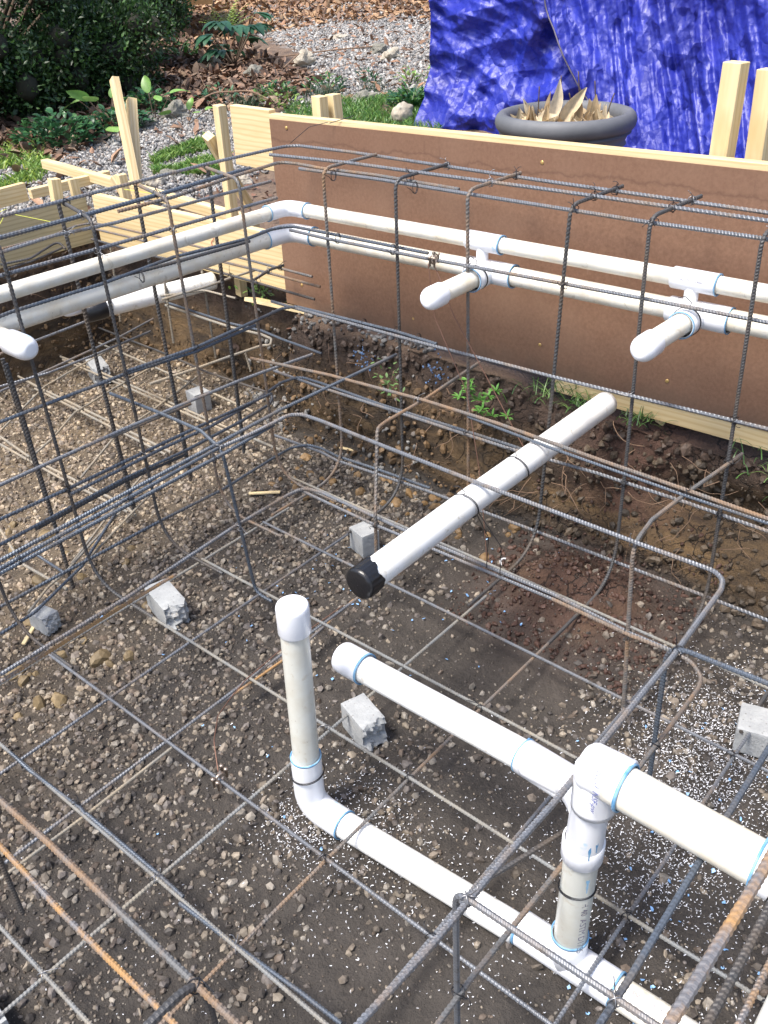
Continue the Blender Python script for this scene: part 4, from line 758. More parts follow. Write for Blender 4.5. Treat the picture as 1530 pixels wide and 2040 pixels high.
tube(mb, [(wy[0]+.002, wy[1]+.004, .465), (wy[0]+.05, wy[1]+.045, .43), (1.165, wy[1]+.09, .385), (1.182, wy[1]+.20, .36)], r3+.001, .05, 28, .008); mb.build('wye', FIT, fp)
zc = .345
sleeve(fp, 'coupling', (1.175, .575, .365), (1.198, .70, .345), r3+.005); ring(fp, (1.199, .703, .345), (.1, 1, 0), r3+.005, .005)
pipe_part(fp, 'side_pipe', [(1.195, .66, .35), (1.205, 1.20, .333)], r3, PVC)
capm(fp, (1.204, 1.165, .335), (.02, 1, -.02), r3+.006, .080, dome=.25); ring(fp, (1.204, 1.163, .335), (0, 1, 0), r3+.006, .006)
ru = .0395; zu = .585
mb = MB(); yb_ = .502; lathe(mb, [(0, .0005), (0, ru-.016), (.004, ru-.005), (.012, ru+.0025), (.020, ru+.005), (.088, ru+.005), (.090, ru+.003), (.090, ru-.004)], (wy[0]-.006, yb_, zu), (.03, -1, 0), 40); tube(mb, [(wy[0]-.004, wy[1]-.008, .49), (wy[0]-.005, wy[1]-.010, zu)], ru+.002, .02, 32, .01); mb.build('elbow', FIT, fp)
ring(fp, (1.054, .412, zu), (0, 1, 0), ru+.0055, .008); pipe_part(fp, 'upper_pipe', [(1.054, .44, zu), (1.046, .135, zu)], ru, PVC_DIRTY)
sleeve(fp, 'coupling', (1.046, .175, zu), (1.043, .06, zu), ru+.0055); ring(fp, (1.046, .177, zu), (0, 1, 0), ru+.006, .008)
mb = MB(); tube(mb, [(1.043, .07, zu), (1.043, -.02, zu), (1.043, -.05, .3)], ru+.006, .05, 28, .01); mb.build('elbow', FIT, fp)
wire_loop(fp, (1.045, .13, zu), (0, 1, 0), ru+.009); wire_loop(fp, (T0[0]-.008, T0[1]-.008, .215), (.0, .1, 1), r3+.001, tail=False); wire_loop(fp, (1.145, .53, .40), (.5, 1, 0), r3+.010)
toc = nrm(np.array([0, 0, 1.85])-np.array([1.07, .49, .25]))
text_on(fp, 'marking', 'PVC  1120  SCH 40  ASTM D1785', .021, (T0[0]-.007, T0[1]-.007, .19), (0, 0, -1), (-.55, -.9, 0), r3, INKG)
text_on(fp, 'marking', 'PVC-1  NSF-pw', .017, (wy[0]-.006, wy[1]-.038, zu), (0, 0, -1), (-.9, .15, .45), ru+.0075, INK)
text_on(fp, 'marking', 'NSF  PVC SCH 40', .008, (E0[0], E0[1], .572), (.78, -.6, 0), (-.6, -.8, 0), r3+.006, INKG) if False else None
text_on(fp, 'marking', 'PVC 1120 SCH 40 PR 280 PSI', .014, (1.086, .26, zf), (0, -1, 0), (-.2, 0, 1), r3, INKG)
for k, (dx, zz, hh_) in enumerate(((-.5, .42, .055), (.2, .43, .045), (-.2, .30, .04))):
    mb = MB(); a0 = math.atan2(-.8, -.55)+dx*.5; rr = r3+.0042 if zz > .38 else r3+.0006; rows = []
    for q_ in range(8):
        u = q_/7; w2 = .10*(1-u*.75)*(1+.3*math.sin(q_*2)); rows.append([(wy[0]+.002+rr*math.cos(a0+d_), wy[1]+.003+rr*math.sin(a0+d_), zz-u*hh_) for d_ in (-w2, 0, w2)])
    mb.add(np.array(rows).reshape(-1, 3), grid_faces(8, 3)); mb.build('primer_drip', PRIMER, fp)
# --- pipe in the bottom right corner
cp = thing('close_pipe', 'cream pipe slanting through the very bottom right corner of the photo', 'pipe', (.8, .07, .78)); pipe_part(cp, 'pipe', [(.35, .035, .80), (1.2, .045, .80), (2.42, .06, .80)], .034, PVC_DIRTY)

# ------------------------------------------------------------------ concrete spacer blocks
def block(label, c, size, rot, broken=1, tilt=(0, 0)):
    bm = bmesh.new(); bmesh.ops.create_cube(bm, size=1.0)
    bmesh.ops.subdivide_edges(bm, edges=bm.edges[:], cuts=9, use_grid_fill=True)
    for v in bm.verts:
        x, y, z = v.co; p = Vector((x, y, z)); n_ = mnoise.noise(p*3+Vector(c)*5)
        if broken and x > .30: v.co.x += (.12*mnoise.noise(p*2.5+Vector(c)*9)+.10*mnoise.noise(p*6+Vector(c)*3)+.05*mnoise.noise(p*14)) * ((x-.30)/.2); 
        e = sum(1 for a_ in (x, y, z) if abs(a_) > .49)
        if e >= 2: v.co *= (.985-.02*abs(n_))
        v.co += v.co*.012*mnoise.noise(p*11)
        v.co.x *= size[0]; v.co.y *= size[1]; v.co.z *= size[2]
    me = bpy.data.meshes.new('concrete_block'); bm.to_mesh(me); bm.free(); o = bpy.data.objects.new('concrete_block', me); coll.objects.link(o)
    for p in me.polygons: p.use_smooth = False
    me.materials.append(CONC); o.location = c; o.rotation_euler = (tilt[0], tilt[1], rot); return tag(o, label, 'concrete block', 'concrete spacer blocks under the rebar')
block('grey concrete block with a rough broken face, left of the capped upright pipe', (1.335, 2.20, -.04), (.165, .085, .090), R(-104))
block('small grey block at the far left edge, under crossing lap bars', (1.03, 2.47, -.045), (.08, .06, .07), R(-80))
block('grey block just behind the taped end of the drain pipe, against an upright bar', (2.03, 1.915, -.038), (.09, .075, .095), R(-105), 0)
block('cracked grey block between the capped upright and the long side pipe', (1.330, 1.305, -.035), (.120, .078, .092), R(-108))
block('pale grey block cut by the right edge of the photo among white shavings', (1.97, .415, -.035), (.13, .11, .085), R(-75), 0)
block('dusty grey block in the left bay, nearer the soil corner', (2.45, 3.36, -.03), (.09, .085, .10), R(-100), 0)
block('grey block with a broken face in the left bay, behind the dark double upright', (2.37, 4.08, -.03), (.16, .085, .10), R(-110))
block('white-grey block corner showing in the bottom left corner of the photo', (.185, 1.37, -.04), (.11, .09, .075), R(-95), 0)

# ------------------------------------------------------------------ timber
def beam(name, a, b, wd, ht, mat, label=None, cat=None, group=None, up=(0, 0, 1), parent=None, chamfer=.0015, point=0):
    a = Vector(a); b = Vector(b); L = (b-a).length; x = (b-a)/L; z = Vector(up); z = (z-x*z.dot(x)).normalized(); y = z.cross(x)
    bm = bmesh.new(); bmesh.ops.create_cube(bm, size=1.0)
    bmesh.ops.subdivide_edges(bm, edges=[e for e in bm.edges if abs((e.verts[0].co-e.verts[1].co).x) > .5], cuts=10)
    for v in bm.verts:
        v.co.x *= L; v.co.y *= wd; v.co.z *= ht
        if point and v.co.x < -L/2+.001: v.co.y *= .25; v.co.z *= .4
        v.co.y += .0012*mnoise.noise(Vector((v.co.x*4, 1, L*9))); v.co.z += .0015*mnoise.noise(Vector((v.co.x*4, 5, L*7)))
    bmesh.ops.bevel(bm, geom=[e for e in bm.edges if len(e.link_faces) == 2 and e.calc_face_angle(0) > .8], offset=chamfer, segments=1, affect='EDGES')
    me = bpy.data.meshes.new(name); bm.to_mesh(me); bm.free(); me.materials.append(mat); o = bpy.data.objects.new(name, me); coll.objects.link(o)
    M = Matrix((x, y, z)).transposed().to_4x4(); M.translation = (a+b)/2
    if parent is not None: M = Matrix.Translation(-ptrans(parent)) @ M; o.parent = parent
    o.matrix_world = M if parent is None else o.matrix_world
    if parent is not None: o.matrix_local = M
    if label: tag(o, label, cat, group)
    return o
xb = 2.665
form = thing('form_board', 'large brown hardboard sheet screwed to a pine frame above the soil bank', 'form board', (xb, 1.2, .5))
mb = MB()
ys = np.linspace(-.5, 2.86, 60); zs = np.linspace(0, 1, 14); rows = []
def btop(y): return 1.262-.003*(y)
def bbot(y): return .497+.006*math.sin(y*3)
for xo in (xb-.024, xb-.018):
    rows.append(np.array([[(xo+.002*math.sin(y*2.1+z_*3), y+(.006*(1-z_) if y > 2.8 else 0), bbot(y)+(btop(y)-bbot(y))*z_) for z_ in zs] for y in ys]))
nF = grid_faces(60, 14); mb.add(rows[0].reshape(-1, 3), nF); mb.add(rows[1].reshape(-1, 3), nF[:, ::-1])
e0 = np.arange(60)*14; 
for off in (0, 13):
    f = np.stack([e0[:-1]+off, e0[1:]+off, e0[1:]+off+840, e0[:-1]+off+840], 1); mb.f[4].append(f)
k = 59*14+np.arange(13); mb.f[4].append(np.stack([k, k+1, k+1+840, k+840], 1))
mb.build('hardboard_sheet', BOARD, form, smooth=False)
beam('top_rail', (xb+.004, 2.87, 1.180), (xb+.004, -.5, 1.190), .038, .18, PINE, parent=form)
beam('bottom_rail', (xb-.001, 1.52, .527), (xb-.001, -.5, .532), .036, .185, PINE, parent=form)
for (yy, zz) in ((2.766, 1.228), (1.603, 1.213), (2.761, .60), (2.151, .577), (1.576, .60), (1.094, .585), (.55, 1.21)):
    mb = MB(); lathe(mb, [(-.0022, .0005), (-.0022, .0022), (-.001, .0022), (-.0022, .0032), (-.001, .0064), (.002, .0064)], (xb-.0245, yy, zz), (1, 0, 0), 16); sc_ = mb.build('screw', BRASS, form)
# planks left of the hardboard
tag(beam('form_plank', (2.672, 3.105, 1.172), (2.672, 2.872, 1.168), .036, .232, PINE), 'wide pale pine plank level with the top of the brown board, at its left end', 'plank', 'form planks')
tag(beam('form_plank', (2.694, 4.29, .665), (2.694, 2.80, .655), .036, .25, PINE), 'long knotty pine plank along the left bay, ending behind the brown board', 'plank', 'form planks')
tag(beam('form_plank', (.9, 4.36, .665), (2.672, 4.36, .655), .034, .235, PINE2), 'weathered olive-brown plank at the far left edge with yellow string hanging on it', 'plank', 'form planks')
tag(beam('form_plank', (.9, 4.62, .775), (2.50, 4.62, .80), .036, .09, PINE), 'thin pale rail behind the weathered plank at the far left', 'plank', 'form planks')
tag(beam('scrap_board', (2.60, 3.06, .492), (2.66, 2.70, .478), .09, .018, PINE, up=(.3, .2, 1)), 'short scrap of pine lying under the left corner of the brown board', 'board', 'form planks')
tag(beam('lying_timber', (2.99, 5.22, .79), (2.88, 3.28, .735), .045, .05, PINE), 'long two by four laid along the top of the stakes behind the bay planks', 'timber', 'stake timbers')
tag(beam('lying_timber', (2.60, 4.76, .75), (3.07, 4.70, .765), .042, .05, PINE), 'short timber brace meeting the long two by four at right angles', 'timber', 'stake timbers')
ST = [('tall leaning pine stake at the left, highest in front of the shrub', (3.225, 4.706, 1.244), (3.005, 4.357, .55), .055, .04),
 ('shorter stake crossed behind the tall leaning stake', (3.31, 4.70, 1.126), (3.045, 4.44, .60), .05, .05),
 ('square-topped stake at the outer side of the weathered plank', (2.585, 4.46, .865), (2.56, 4.46, .53), .06, .05),
 ('stake with a splintered top, right beside the square-topped one', (2.69, 4.46, .845), (2.695, 4.45, .53), .035, .045),
 ('short stake nailed behind the joint of the bay planks', (2.80, 4.18, .875), (2.80, 4.16, .44), .05, .045),
 ('stub of a stake leaning to the joint from behind', (2.90, 4.40, .82), (2.93, 4.13, .45), .04, .04),
 ('upright stake against the left end of the wide pine plank', (2.745, 3.275, 1.265), (2.755, 3.30, .42), .05, .04),
 ('slanting brace stake leaning on the upright stake by the wide plank', (2.715, 3.34, 1.141), (2.95, 3.40, .79), .055, .04),
 ('flat-topped stake showing above the middle of the brown board', (2.742, 2.672, 1.335), (2.745, 2.672, .35), .055, .04),
 ('tilted stake leaning on the flat-topped one above the brown board', (2.80, 2.655, 1.335), (2.81, 2.60, .35), .055, .04),
 ('left stake of the pair at the right edge in front of the blue tarp', (2.745, 1.062, 1.512), (2.75, 1.072, .35), .058, .045),
 ('right stake of the pair at the right edge, darker grained', (2.795, .985, 1.492), (2.80, .955, .35), .055, .045),
 ('twin stake foot in the grass below the brown board, left one', (2.735, 1.21, .50), (2.72, 1.20, .36), .035, .05),
 ('twin stake foot in the grass below the brown board, right one', (2.735, 1.13, .50), (2.72, 1.12, .36), .035, .05)]
for i, (lab, a, b, wd, ht) in enumerate(ST): beam('stake', b, a, wd, ht, PINE, lab, 'stake', 'pine stakes holding the form', up=(-1, .2, 0))
# yellow string
mb = MB()
for pts in ([(1.6, 4.2, .80), (2.02, 4.26, .80), (2.2, 4.28, .82)], [(2.2, 4.31, .79), (2.03, 4.32, .62), (1.93, 4.34, .55)], [(2.2, 4.28, .80), (2.35, 4.15, .74), (2.45, 4.05, .76)], [(2.75, 4.1, .82), (2.85, 3.95, .79)]): tube(mb, pts, .0016, .03, 5, .02)
tag(mb.build('string', YELLOW), 'yellow mason string draped over the weathered plank at the far left', 'string')
for nm_, pts in (('red crayon squiggle on the long knotty plank', [(2.674, 3.36, .72), (2.673, 3.35, .70), (2.674, 3.375, .68), (2.673, 3.36, .66)]),):
    mb = MB(); tube(mb, pts, .0014, .004, 5, .004); tag(mb.build('chalk_mark', REDM), nm_, 'mark')

# ground clamps with bonding wire
def clamp(label, c, ax, wires):
    t_ = thing('bonding_clamp', label, 'clamp', c); c = np.array(c); ax = nrm(ax); side = nrm(np.cross(ax, (0, 0, 1))); 
    for s_, zz in ((1, .0), (-1, .0)):
        mb = MB(); th = np.linspace(-.2, math.pi+.2, 12); q = c+(np.cos(th)[:, None]*side*.014+np.sin(th)[:, None]*np.array([0, 0, 1.])*.012*s_); sweep(mb, q, np.full(len(q), .004), 8); mb.build('jaw', CLAMP, t_)
    for s_ in (1, -1):
        for d in (0, .018):
            mb = MB(); p = c+side*.022*s_+ax*d*s_; lathe(mb, [(-.016, .0005), (-.016, .0035), (.010, .0035), (.010, .006), (.016, .006), (.017, .0005)], p, (0, 0, 1), 8); mb.build('bolt', CLAMP, t_)
    for pts in wires: mb = MB(); tube(mb, pts, .0017, .04, 7, .008); mb.build('bonding_wire', COPPER, t_)
clamp('steel clamp with two hanging copper wires, on a bar before the brown board', (2.292, 1.775, .962), (0, 1, 0), [[(2.28, 1.79, .95), (2.27, 1.76, .78), (2.26, 1.62, .55), (2.2, 1.52, .30), (2.15, 1.45, .0)], [(2.28, 1.765, .95), (2.27, 1.68, .8), (2.27, 1.52, .58), (2.25, 1.37, .40)]])
clamp('steel clamp with a curling copper wire on the floor grid left of the capped upright', (.912, 1.43, .022), (0, 1, 0), [[(.915, 1.438, .035), (.96, 1.50, .07), (1.04, 1.58, .05), (1.123, 1.63, .02), (1.208, 1.655, .018), (1.348, 1.672, .012), (1.649, 1.668, .012)]])
mb = MB(); th = np.linspace(.5, 2*np.pi, 24); q = np.stack([2.235+.02*np.cos(th), 1.425+.02*np.sin(th), -.052+.006*np.sin(th)], -1); sweep(mb, q, np.full(24, .0035), 8); tag(mb.build('plastic_ring', SHAVE), 'small white open plastic ring lying on the gravel below the drain pipe', 'ring')
mb = MB(); tube(mb, [(2.62, 2.52, 1.27), (2.60, 2.6, 1.25), (2.57, 2.68, 1.19)], .0012, .02, 5, .01); tube(mb, [(2.63, 2.52, 1.265), (2.66, 2.45, 1.285), (2.68, 2.44, 1.29)], .0015, .01, 5, .005); tag(mb.build('hanging_wire', WIRE), 'thin dark wire hooked over the top of the brown board near the middle stakes', 'wire')

# ------------------------------------------------------------------ tarp
def tarp_sheet(base, hgt, nu, nv, fold, seed, lean=.0, topo=None):
    base = np.array(base, float); d = np.linalg.norm(np.diff(base, axis=0), axis=1); s = np.concatenate([[0], np.cumsum(d)]); u = np.linspace(0, s[-1], nu)
    bx = np.interp(u, s, base[:, 0]); by = np.interp(u, s, base[:, 1]); tx = np.gradient(bx, u); ty = np.gradient(by, u); nx, ny = ty, -tx; L = np.hypot(nx, ny); nx, ny = nx/L, ny/L
    sg = np.sign(nx*(-bx)+ny*(-by)); nx, ny = nx*sg, ny*sg
    U, Vv = np.meshgrid(u, np.linspace(0, 1, nv), indexing='ij'); NX, NY = nx[:, None], ny[:, None]
    zb = (grade(bx, by)-.02)[:, None]; Z = zb+Vv*hgt
    off = fold(U, Vv*hgt)
    return U, Vv, bx[:, None]+NX*off, by[:, None]+NY*off, Z
CR = np.random.default_rng(23)
def crumple(U, Vh, scale, n, amp, seed, aniso=(1, 1)):
    """sharp, straight, short creases: folded plane waves, each living in its own patches"""
    r = np.zeros_like(U); g = np.random.default_rng(seed); P0 = np.stack([U*aniso[0], Vh*aniso[1]], -1)
    for k in range(n):
        a = g.uniform(0, math.pi); d = np.array([math.cos(a), math.sin(a)]); s_ = scale*g.uniform(.6, 1.7); off = g.uniform(0, 50, 3)
        q = P0@d/s_+.35*vnoise(np.stack([P0[..., 0]/s_*.6+off[0], P0[..., 1]/s_*.6+off[1], 0*U], -1))
        tri = np.abs(np.mod(q+off[2], 1)-.5)*2; m_ = smooth((vnoise(np.stack([P0[..., 0]/s_*.45+off[1], P0[..., 1]/s_*.45+off[2], 0*U+k], -1))+.15)/.35)
        r = r+amp*s_*(tri**1.3-.5)*m_
    return r
def fold_back(U, Vh):
    P = np.stack([U*1.1, Vh*1.1, 0*U+2], -1)
    w_ = .13*fbm(P, 2)+crumple(U, Vh, .55, 4, .15, 3)+crumple(U, Vh, .24, 5, .13, 5)+crumple(U, Vh, .10, 5, .085, 8)+crumple(U, Vh, .035, 5, .035, 12)
    return w_+.14*np.exp(-Vh/.10)*(.6+.6*fbm(P*2.5, 2))+.08*np.exp(-((Vh-.25*U-.05)/.10)**2)
def fold_front(U, Vh):
    P = np.stack([U*1.3, Vh*.30, 0*U+9], -1); w_ = .20*fbm(P, 2)
    sh = U-.30*(1.2-Vh)                                   # folds fan out towards the bottom right
    for (f_, a_, s_) in ((4.2, .085, 1), (9.3, .034, 4), (21.7, .009, 9)):
        q = sh*f_/6.283*1.0+.9*fbm(np.stack([U*1.3+s_, Vh*.6, 0*U+s_], -1), 2); tri = np.abs(np.mod(q, 1)-.5)*2; w_ = w_+a_*(tri**1.2-.5)*2*(.5+.5*smooth((fbm(np.stack([U*1.5+s_*3, Vh*1.2, 0*U], -1), 2)+.3)/.5))
    w_ = w_+crumple(sh, Vh, .25, 4, .09, 31, (1.9, .5))+crumple(sh, Vh, .12, 5, .08, 35, (1.4, .8))+crumple(U, Vh, .04, 5, .035, 39)
    return w_+.06+.22*smooth((.9-Vh)/.9)+.16*np.exp(-Vh/.10)
tp = thing('blue_tarp', 'crumpled shiny blue tarpaulin hung as a curtain behind the round planter', 'tarp', (5.5, 2.8, .7))
HT = 1.9
def sheet(base, fold, nu, nv, ufun, name):
    base = np.array(base, float); d = np.linalg.norm(np.diff(base, axis=0), axis=1); ss = np.concatenate([[0], np.cumsum(d)])
    u = np.linspace(0, ss[-1], nu); U, Vv = np.meshgrid(u, np.linspace(0, 1, nv), indexing='ij'); Vh = Vv*HT
    U2 = ufun(U, Vh, ss[-1]); bx = np.interp(U2, ss, base[:, 0]); by = np.interp(U2, ss, base[:, 1]); off = fold(U2, Vh)
    x_ = bx-off*.93; y_ = by-off*.30; z_ = grade(bx, by)-.03+Vh
    mb = MB(); mb.add(np.stack([x_, y_, z_], -1).reshape(-1, 3), grid_faces(nu, nv)); o = mb.build(name, TARP, tp); sol = o.modifiers.new('thickness', 'SOLIDIFY'); sol.thickness = .002
    return x_, y_, z_
def u_back(U, Vh, L):
    e = .05*fbm(np.stack([Vh*4, 0*U, 0*U+1], -1), 3)+.03-.13*np.exp(-Vh/.09)+.02*smooth((Vh-.3)/.3); return e+(L-e)*(U/L)
sheet([(5.42, 4.30), (5.60, 3.2), (5.72, 2.5), (5.80, 1.9)], fold_back, 480, 380, u_back, 'back_sheet')
def u_front(U, Vh, L):
    e = .02+.72*np.clip(1-Vh/.85, 0, 1)**1.35+.025*fbm(np.stack([Vh*6, 0*U, 0*U+4], -1), 3); return e+(L-e)*(U/L)
x_, y_, z_ = sheet([(5.40, 3.30), (5.30, 2.4), (5.22, 1.4), (5.15, .2)], fold_front, 560, 380, u_front, 'front_sheet')
mb = MB(); q = np.stack([x_[0], y_[0], z_[0]], -1); q = q[q[:, 2] > q[0, 2]+.05][::4]; sweep(mb, q+np.array([.004, .008, 0]), np.full(len(q), .006), 6); mb.build('hem', TARPIN, tp)

# ------------------------------------------------------------------ planter
pc = np.array([4.37, 2.53]); pg = float(grade(pc[0:1], pc[1:2])[0]); pzr = 1.06; rp = .355
pot = thing('round_planter', 'wide dark grey plastic planter with a thick rolled rim in front of the blue tarp', 'planter', (pc[0], pc[1], pg))
mb = MB(); prof = [(pg, .18), (pg, .23), (pg+.1, .25), (pzr-.30, .272), (pzr-.24, .290), (pzr-.22, .282), (pzr-.17, .296), (pzr-.155, .312), (pzr-.14, .306), (pzr-.11, .318), (pzr-.10, .334)]
for k in range(0, 13):
    a = -math.pi*.55+k/12*math.pi*1.55; prof.append((pzr-.045+.045*math.sin(a), rp-.035+.036*math.cos(a)))
prof += [(pzr-.06, .285), (pzr-.12, .27)]
lathe(mb, prof, (pc[0], pc[1], 0), (0, 0, 1), 72); mb.build('pot_body', POT, pot)
mb = MB(); rr = np.linspace(0.001, .272, 12); lathe(mb, [(pzr-.075+.01*math.sin(k*2), r_) for k, r_ in enumerate(rr)][::-1], (pc[0], pc[1], 0), (0, 0, 1), 40); mb.build('potting_soil', BARK, pot)
def blade(mb, base, d, L, wd, droop, col, nseg=7, curl=.0, twist=0., shape='leaf', side=None):
    base = np.array(base, float); d = nrm(d); up = np.array([0, 0, 1.]); sd = np.cross(d, up) if side is None else np.array(side, float); sd = nrm(sd+1e-6); rows = []; p = base.copy(); dd = d.copy()
    for k in range(nseg+1):
        u = k/nseg; w_ = {'leaf': math.sin(math.pi*min(1, u*.94+.05))**.75*(1-.25*u), 'blade': (1-u)**.5, 'lance': math.sin(math.pi*(u*.9+.06))**1.2}[shape]*wd*.5
        s2 = nrm(sd+twist*u*np.cross(sd, dd)); nn_ = np.cross(s2, dd)
        rows.append([p-s2*w_+nn_*curl*w_, p, p+s2*w_+nn_*curl*w_]); p = p+dd*L/nseg; dd = nrm(dd+np.array([0, 0, -droop/nseg]))
    mb.add(np.array(rows).reshape(-1, 3), grid_faces(nseg+1, 3), np.array(col)*rng.uniform(.85, 1.15)); return p
dh = thing('dead_plant', 'dried tan hosta leaves and bare stems standing in the grey planter', 'dead plant', (pc[0], pc[1], pzr-.07))
tocam = nrm(np.array([-pc[0], -pc[1], 0])); rgt = np.array([-tocam[1], tocam[0], 0])*-1
rgt = np.array([ri.x, ri.y, 0]); rgt = nrm(rgt)
def pl(a, b, z): return np.array([pc[0], pc[1], 0])+rgt*a+tocam*b+np.array([0, 0, z])
DC = [(.60, .45, .26), (.70, .56, .35), (.46, .32, .17), (.78, .66, .46)]
LV = [(-.045, .06, .23, .06), (-.06, .03, .17, .05), (.155, .04, .15, .045), (-.19, .05, .12, .05), (-.13, .08, .13, .05), (-.10, .0, .17, .04), (.0, .05, .22, .07), (.07, .06, .13, .045), (.11, .02, .12, .04), (.17, .0, .13, .045), (-.22, .0, .10, .04)]+[(rng.uniform(-.24, .24), rng.uniform(-.05, .12), rng.uniform(.06, .12), rng.uniform(.025, .05)) for k in range(26)]
for (a, b, h_, wd) in LV:
    mb = MB(); blade(mb, pl(a-.02, b, pzr-.075), rgt*rng.normal(0, .35)+np.array([0, 0, 1]), h_, wd, rng.uniform(-.3, .9), DC[rng.integers(4)], 9, rng.uniform(.6, 1.5), rng.uniform(-2.5, 2.5), 'lance', side=rgt+tocam*rng.normal(0, .8)); mb.build('dried_leaf', DRY, dh)
mb = MB()
for i in range(150):
    a, b = rng.uniform(-.24, .24), rng.uniform(-.2, .2)
    if a*a+b*b > .065: continue
    blade(mb, pl(a, b, pzr-.075+rng.uniform(0, .02)), rng.normal(size=3)*np.array([1, 1, .5])+[0, 0, .7], rng.uniform(.04, .10), rng.uniform(.02, .05), rng.uniform(0, 1.5), DC[rng.integers(4)], 5, rng.uniform(-1, 1), rng.uniform(-2, 2))
mb.build('dried_litter', DRY, dh)['kind'] = 'stuff'
for (a, b, h_) in ((-.145, .03, .19), (-.03, .03, .235), (.065, .03, .25), (.145, 0, .20), (.205, .0, .14), (.02, .0, .15), (-.20, 0, .12)):
    mb = MB(); tube(mb, [pl(a, b, pzr-.08), pl(a+rng.normal(0, .006), b, pzr-.08+h_*.6), pl(a+rng.normal(0, .015), b, pzr-.07+h_)], np.linspace(.0045, .0016, len(resample(fillet([pl(a, b, pzr-.08), pl(a, b, pzr-.08+h_*.6), pl(a, b, pzr-.07+h_)], .02), .02)[0])) if False else .003, .02, 6, .02); mb.build('bare_stem', BARK, dh)

# ------------------------------------------------------------------ planting
def gz(x, y): return float(height(np.array([x]), np.array([y]))[0][0])
def leafcloud(mb, pts, nrms, L, wd, cols):
    """small folded leaves: 6-vertex each"""
    n = len(pts); d = nrm(nrms+rng.normal(0, .7, (n, 3))); s = nrm(np.cross(d, rng.normal(size=(n, 3)))); nn_ = np.cross(s, d); L = L[:, None]; wd = wd[:, None]
    v = np.stack([pts, pts+d*L*.4+s*wd*.5+nn_*wd*.15, pts+d*L*.5, pts+d*L*.4-s*wd*.5+nn_*wd*.15, pts+d*L-nn_*L*.12], 1)
    f = np.array([[0, 1, 2], [0, 2, 3], [1, 4, 2], [2, 4, 3]]); F = (f[None]+(np.arange(n)*5)[:, None, None]).reshape(-1, 3); mb.add(v.reshape(-1, 3), F, np.repeat(cols, 5, 0))
# big dark shrub at the top left
hb = thing('shrub', 'large dark evergreen shrub with tiny leaves in the top left corner', 'shrub', (3.9, 7.3, .8))
mb = MB(); n = 120000; cen = []
for i in range(150):
    th = rng.uniform(0, 6.28); ph = rng.uniform(-.15, 1.0); c = np.array([3.75+1.15*math.cos(th)*math.sqrt(max(0, 1-ph*ph*.8)), 7.75+1.15*math.sin(th)*math.sqrt(max(0, 1-ph*ph*.8)), 1.15+1.2*ph]); cen.append((c, rng.uniform(.14, .30)))
for i in range(70): cen.append((np.array([rng.uniform(2.9, 5.2), rng.uniform(6.75, 7.4), rng.uniform(.85, 1.35)]), rng.uniform(.12, .24)))
for i in range(46): cen.append((np.array([rng.uniform(4.7, 6.0), rng.uniform(7.5, 8.3), rng.uniform(1.15, 1.7)]), rng.uniform(.12, .26)))
core = MB()  # dark lumps added to fill the crown with painted shade
for c, r in cen: core.add(IV1*r*.40*(1+.3*vnoise(IV1*2+c)[:, None])+c, IF1)
core.build('shade_core', SHADE_CORE, hb)['kind'] = 'stuff'
cc = np.array([c for c, r in cen]); cr_ = np.array([r for c, r in cen]); k = rng.integers(0, len(cen), n); dr = nrm(rng.normal(size=(n, 3))); rad = cr_[k]*rng.uniform(.55, 1.05, n)
pts = cc[k]+dr*rad[:, None]; pts[:, 2] = np.maximum(pts[:, 2], .80)
tone = rng.uniform(.5, 1.3, len(cen))[k][:, None]*rng.uniform(.7, 1.3, (n, 1)); cols = np.array([(.032, .075, .022)])*tone; light = rng.random(n) < .20; cols[light] *= np.array([2.4, 2.2, 1.8])  # random share of leaves coloured paler to paint in highlights
leafcloud(mb, pts, dr+np.array([0, 0, .3]), rng.uniform(.026, .05, n), rng.uniform(.014, .026, n), cols); mb.build('foliage', LEAF, hb)['kind'] = 'stuff'
mb = MB()
for i in range(26):
    a = rng.uniform(0, 6.28); e = np.array([3.75+.9*math.cos(a), 7.75+.9*math.sin(a), 1.2+rng.uniform(0, .8)]); tube(mb, [(3.75, 7.75, .7), (3.75+.3*math.cos(a), 7.75+.3*math.sin(a), 1.0), e], .016, .1, 6, .1)
mb.build('branches', BARK, hb)
# clumps of low plants
def clump(name, label, cat, x, y, r_, hgt, n, L, wd, cols, group=None, droop=.8, shape='leaf', up=1.0, curl=.3, stems=False):
    z = gz(x, y); t_ = thing(name, label, cat, (x, y, z), group); mb = MB()
    for i in range(n):
        a = rng.uniform(0, 6.28); q = r_*math.sqrt(rng.random()); p = np.array([x+q*math.cos(a), y+q*math.sin(a), z+rng.uniform(0, 1)*hgt*(1-.6*(q/r_)**2)])
        d = np.array([math.cos(a)*.8+rng.normal(0, .4), math.sin(a)*.8+rng.normal(0, .4), up*rng.uniform(.3, 1)]); c = cols[rng.integers(len(cols))]
        blade(mb, p, d, rng.uniform(*L), rng.uniform(*wd), droop*rng.uniform(.5, 1.5), c, 4, curl, rng.uniform(-.5, .5), shape)
    mb.build('leaves', LEAF, t_)['kind'] = 'stuff'
    mb = MB()
    for i in range(6): a = rng.uniform(0, 6.28); tube(mb, [(x, y, z-.01), (x+r_*.5*math.cos(a), y+r_*.5*math.sin(a), z+hgt*.7)], .003, .02, 5, .03)
    mb.build('stems', BARK, t_); return t_
IVY = [(.03, .11, .045), (.045, .15, .06), (.07, .18, .06), (.025, .08, .035)]; LG = [(.22, .36, .08), (.28, .42, .10), (.16, .30, .06)]; MG = [(.10, .24, .05), (.14, .30, .07), (.07, .18, .04)]; YG = [(.42, .55, .10), (.34, .50, .12)]
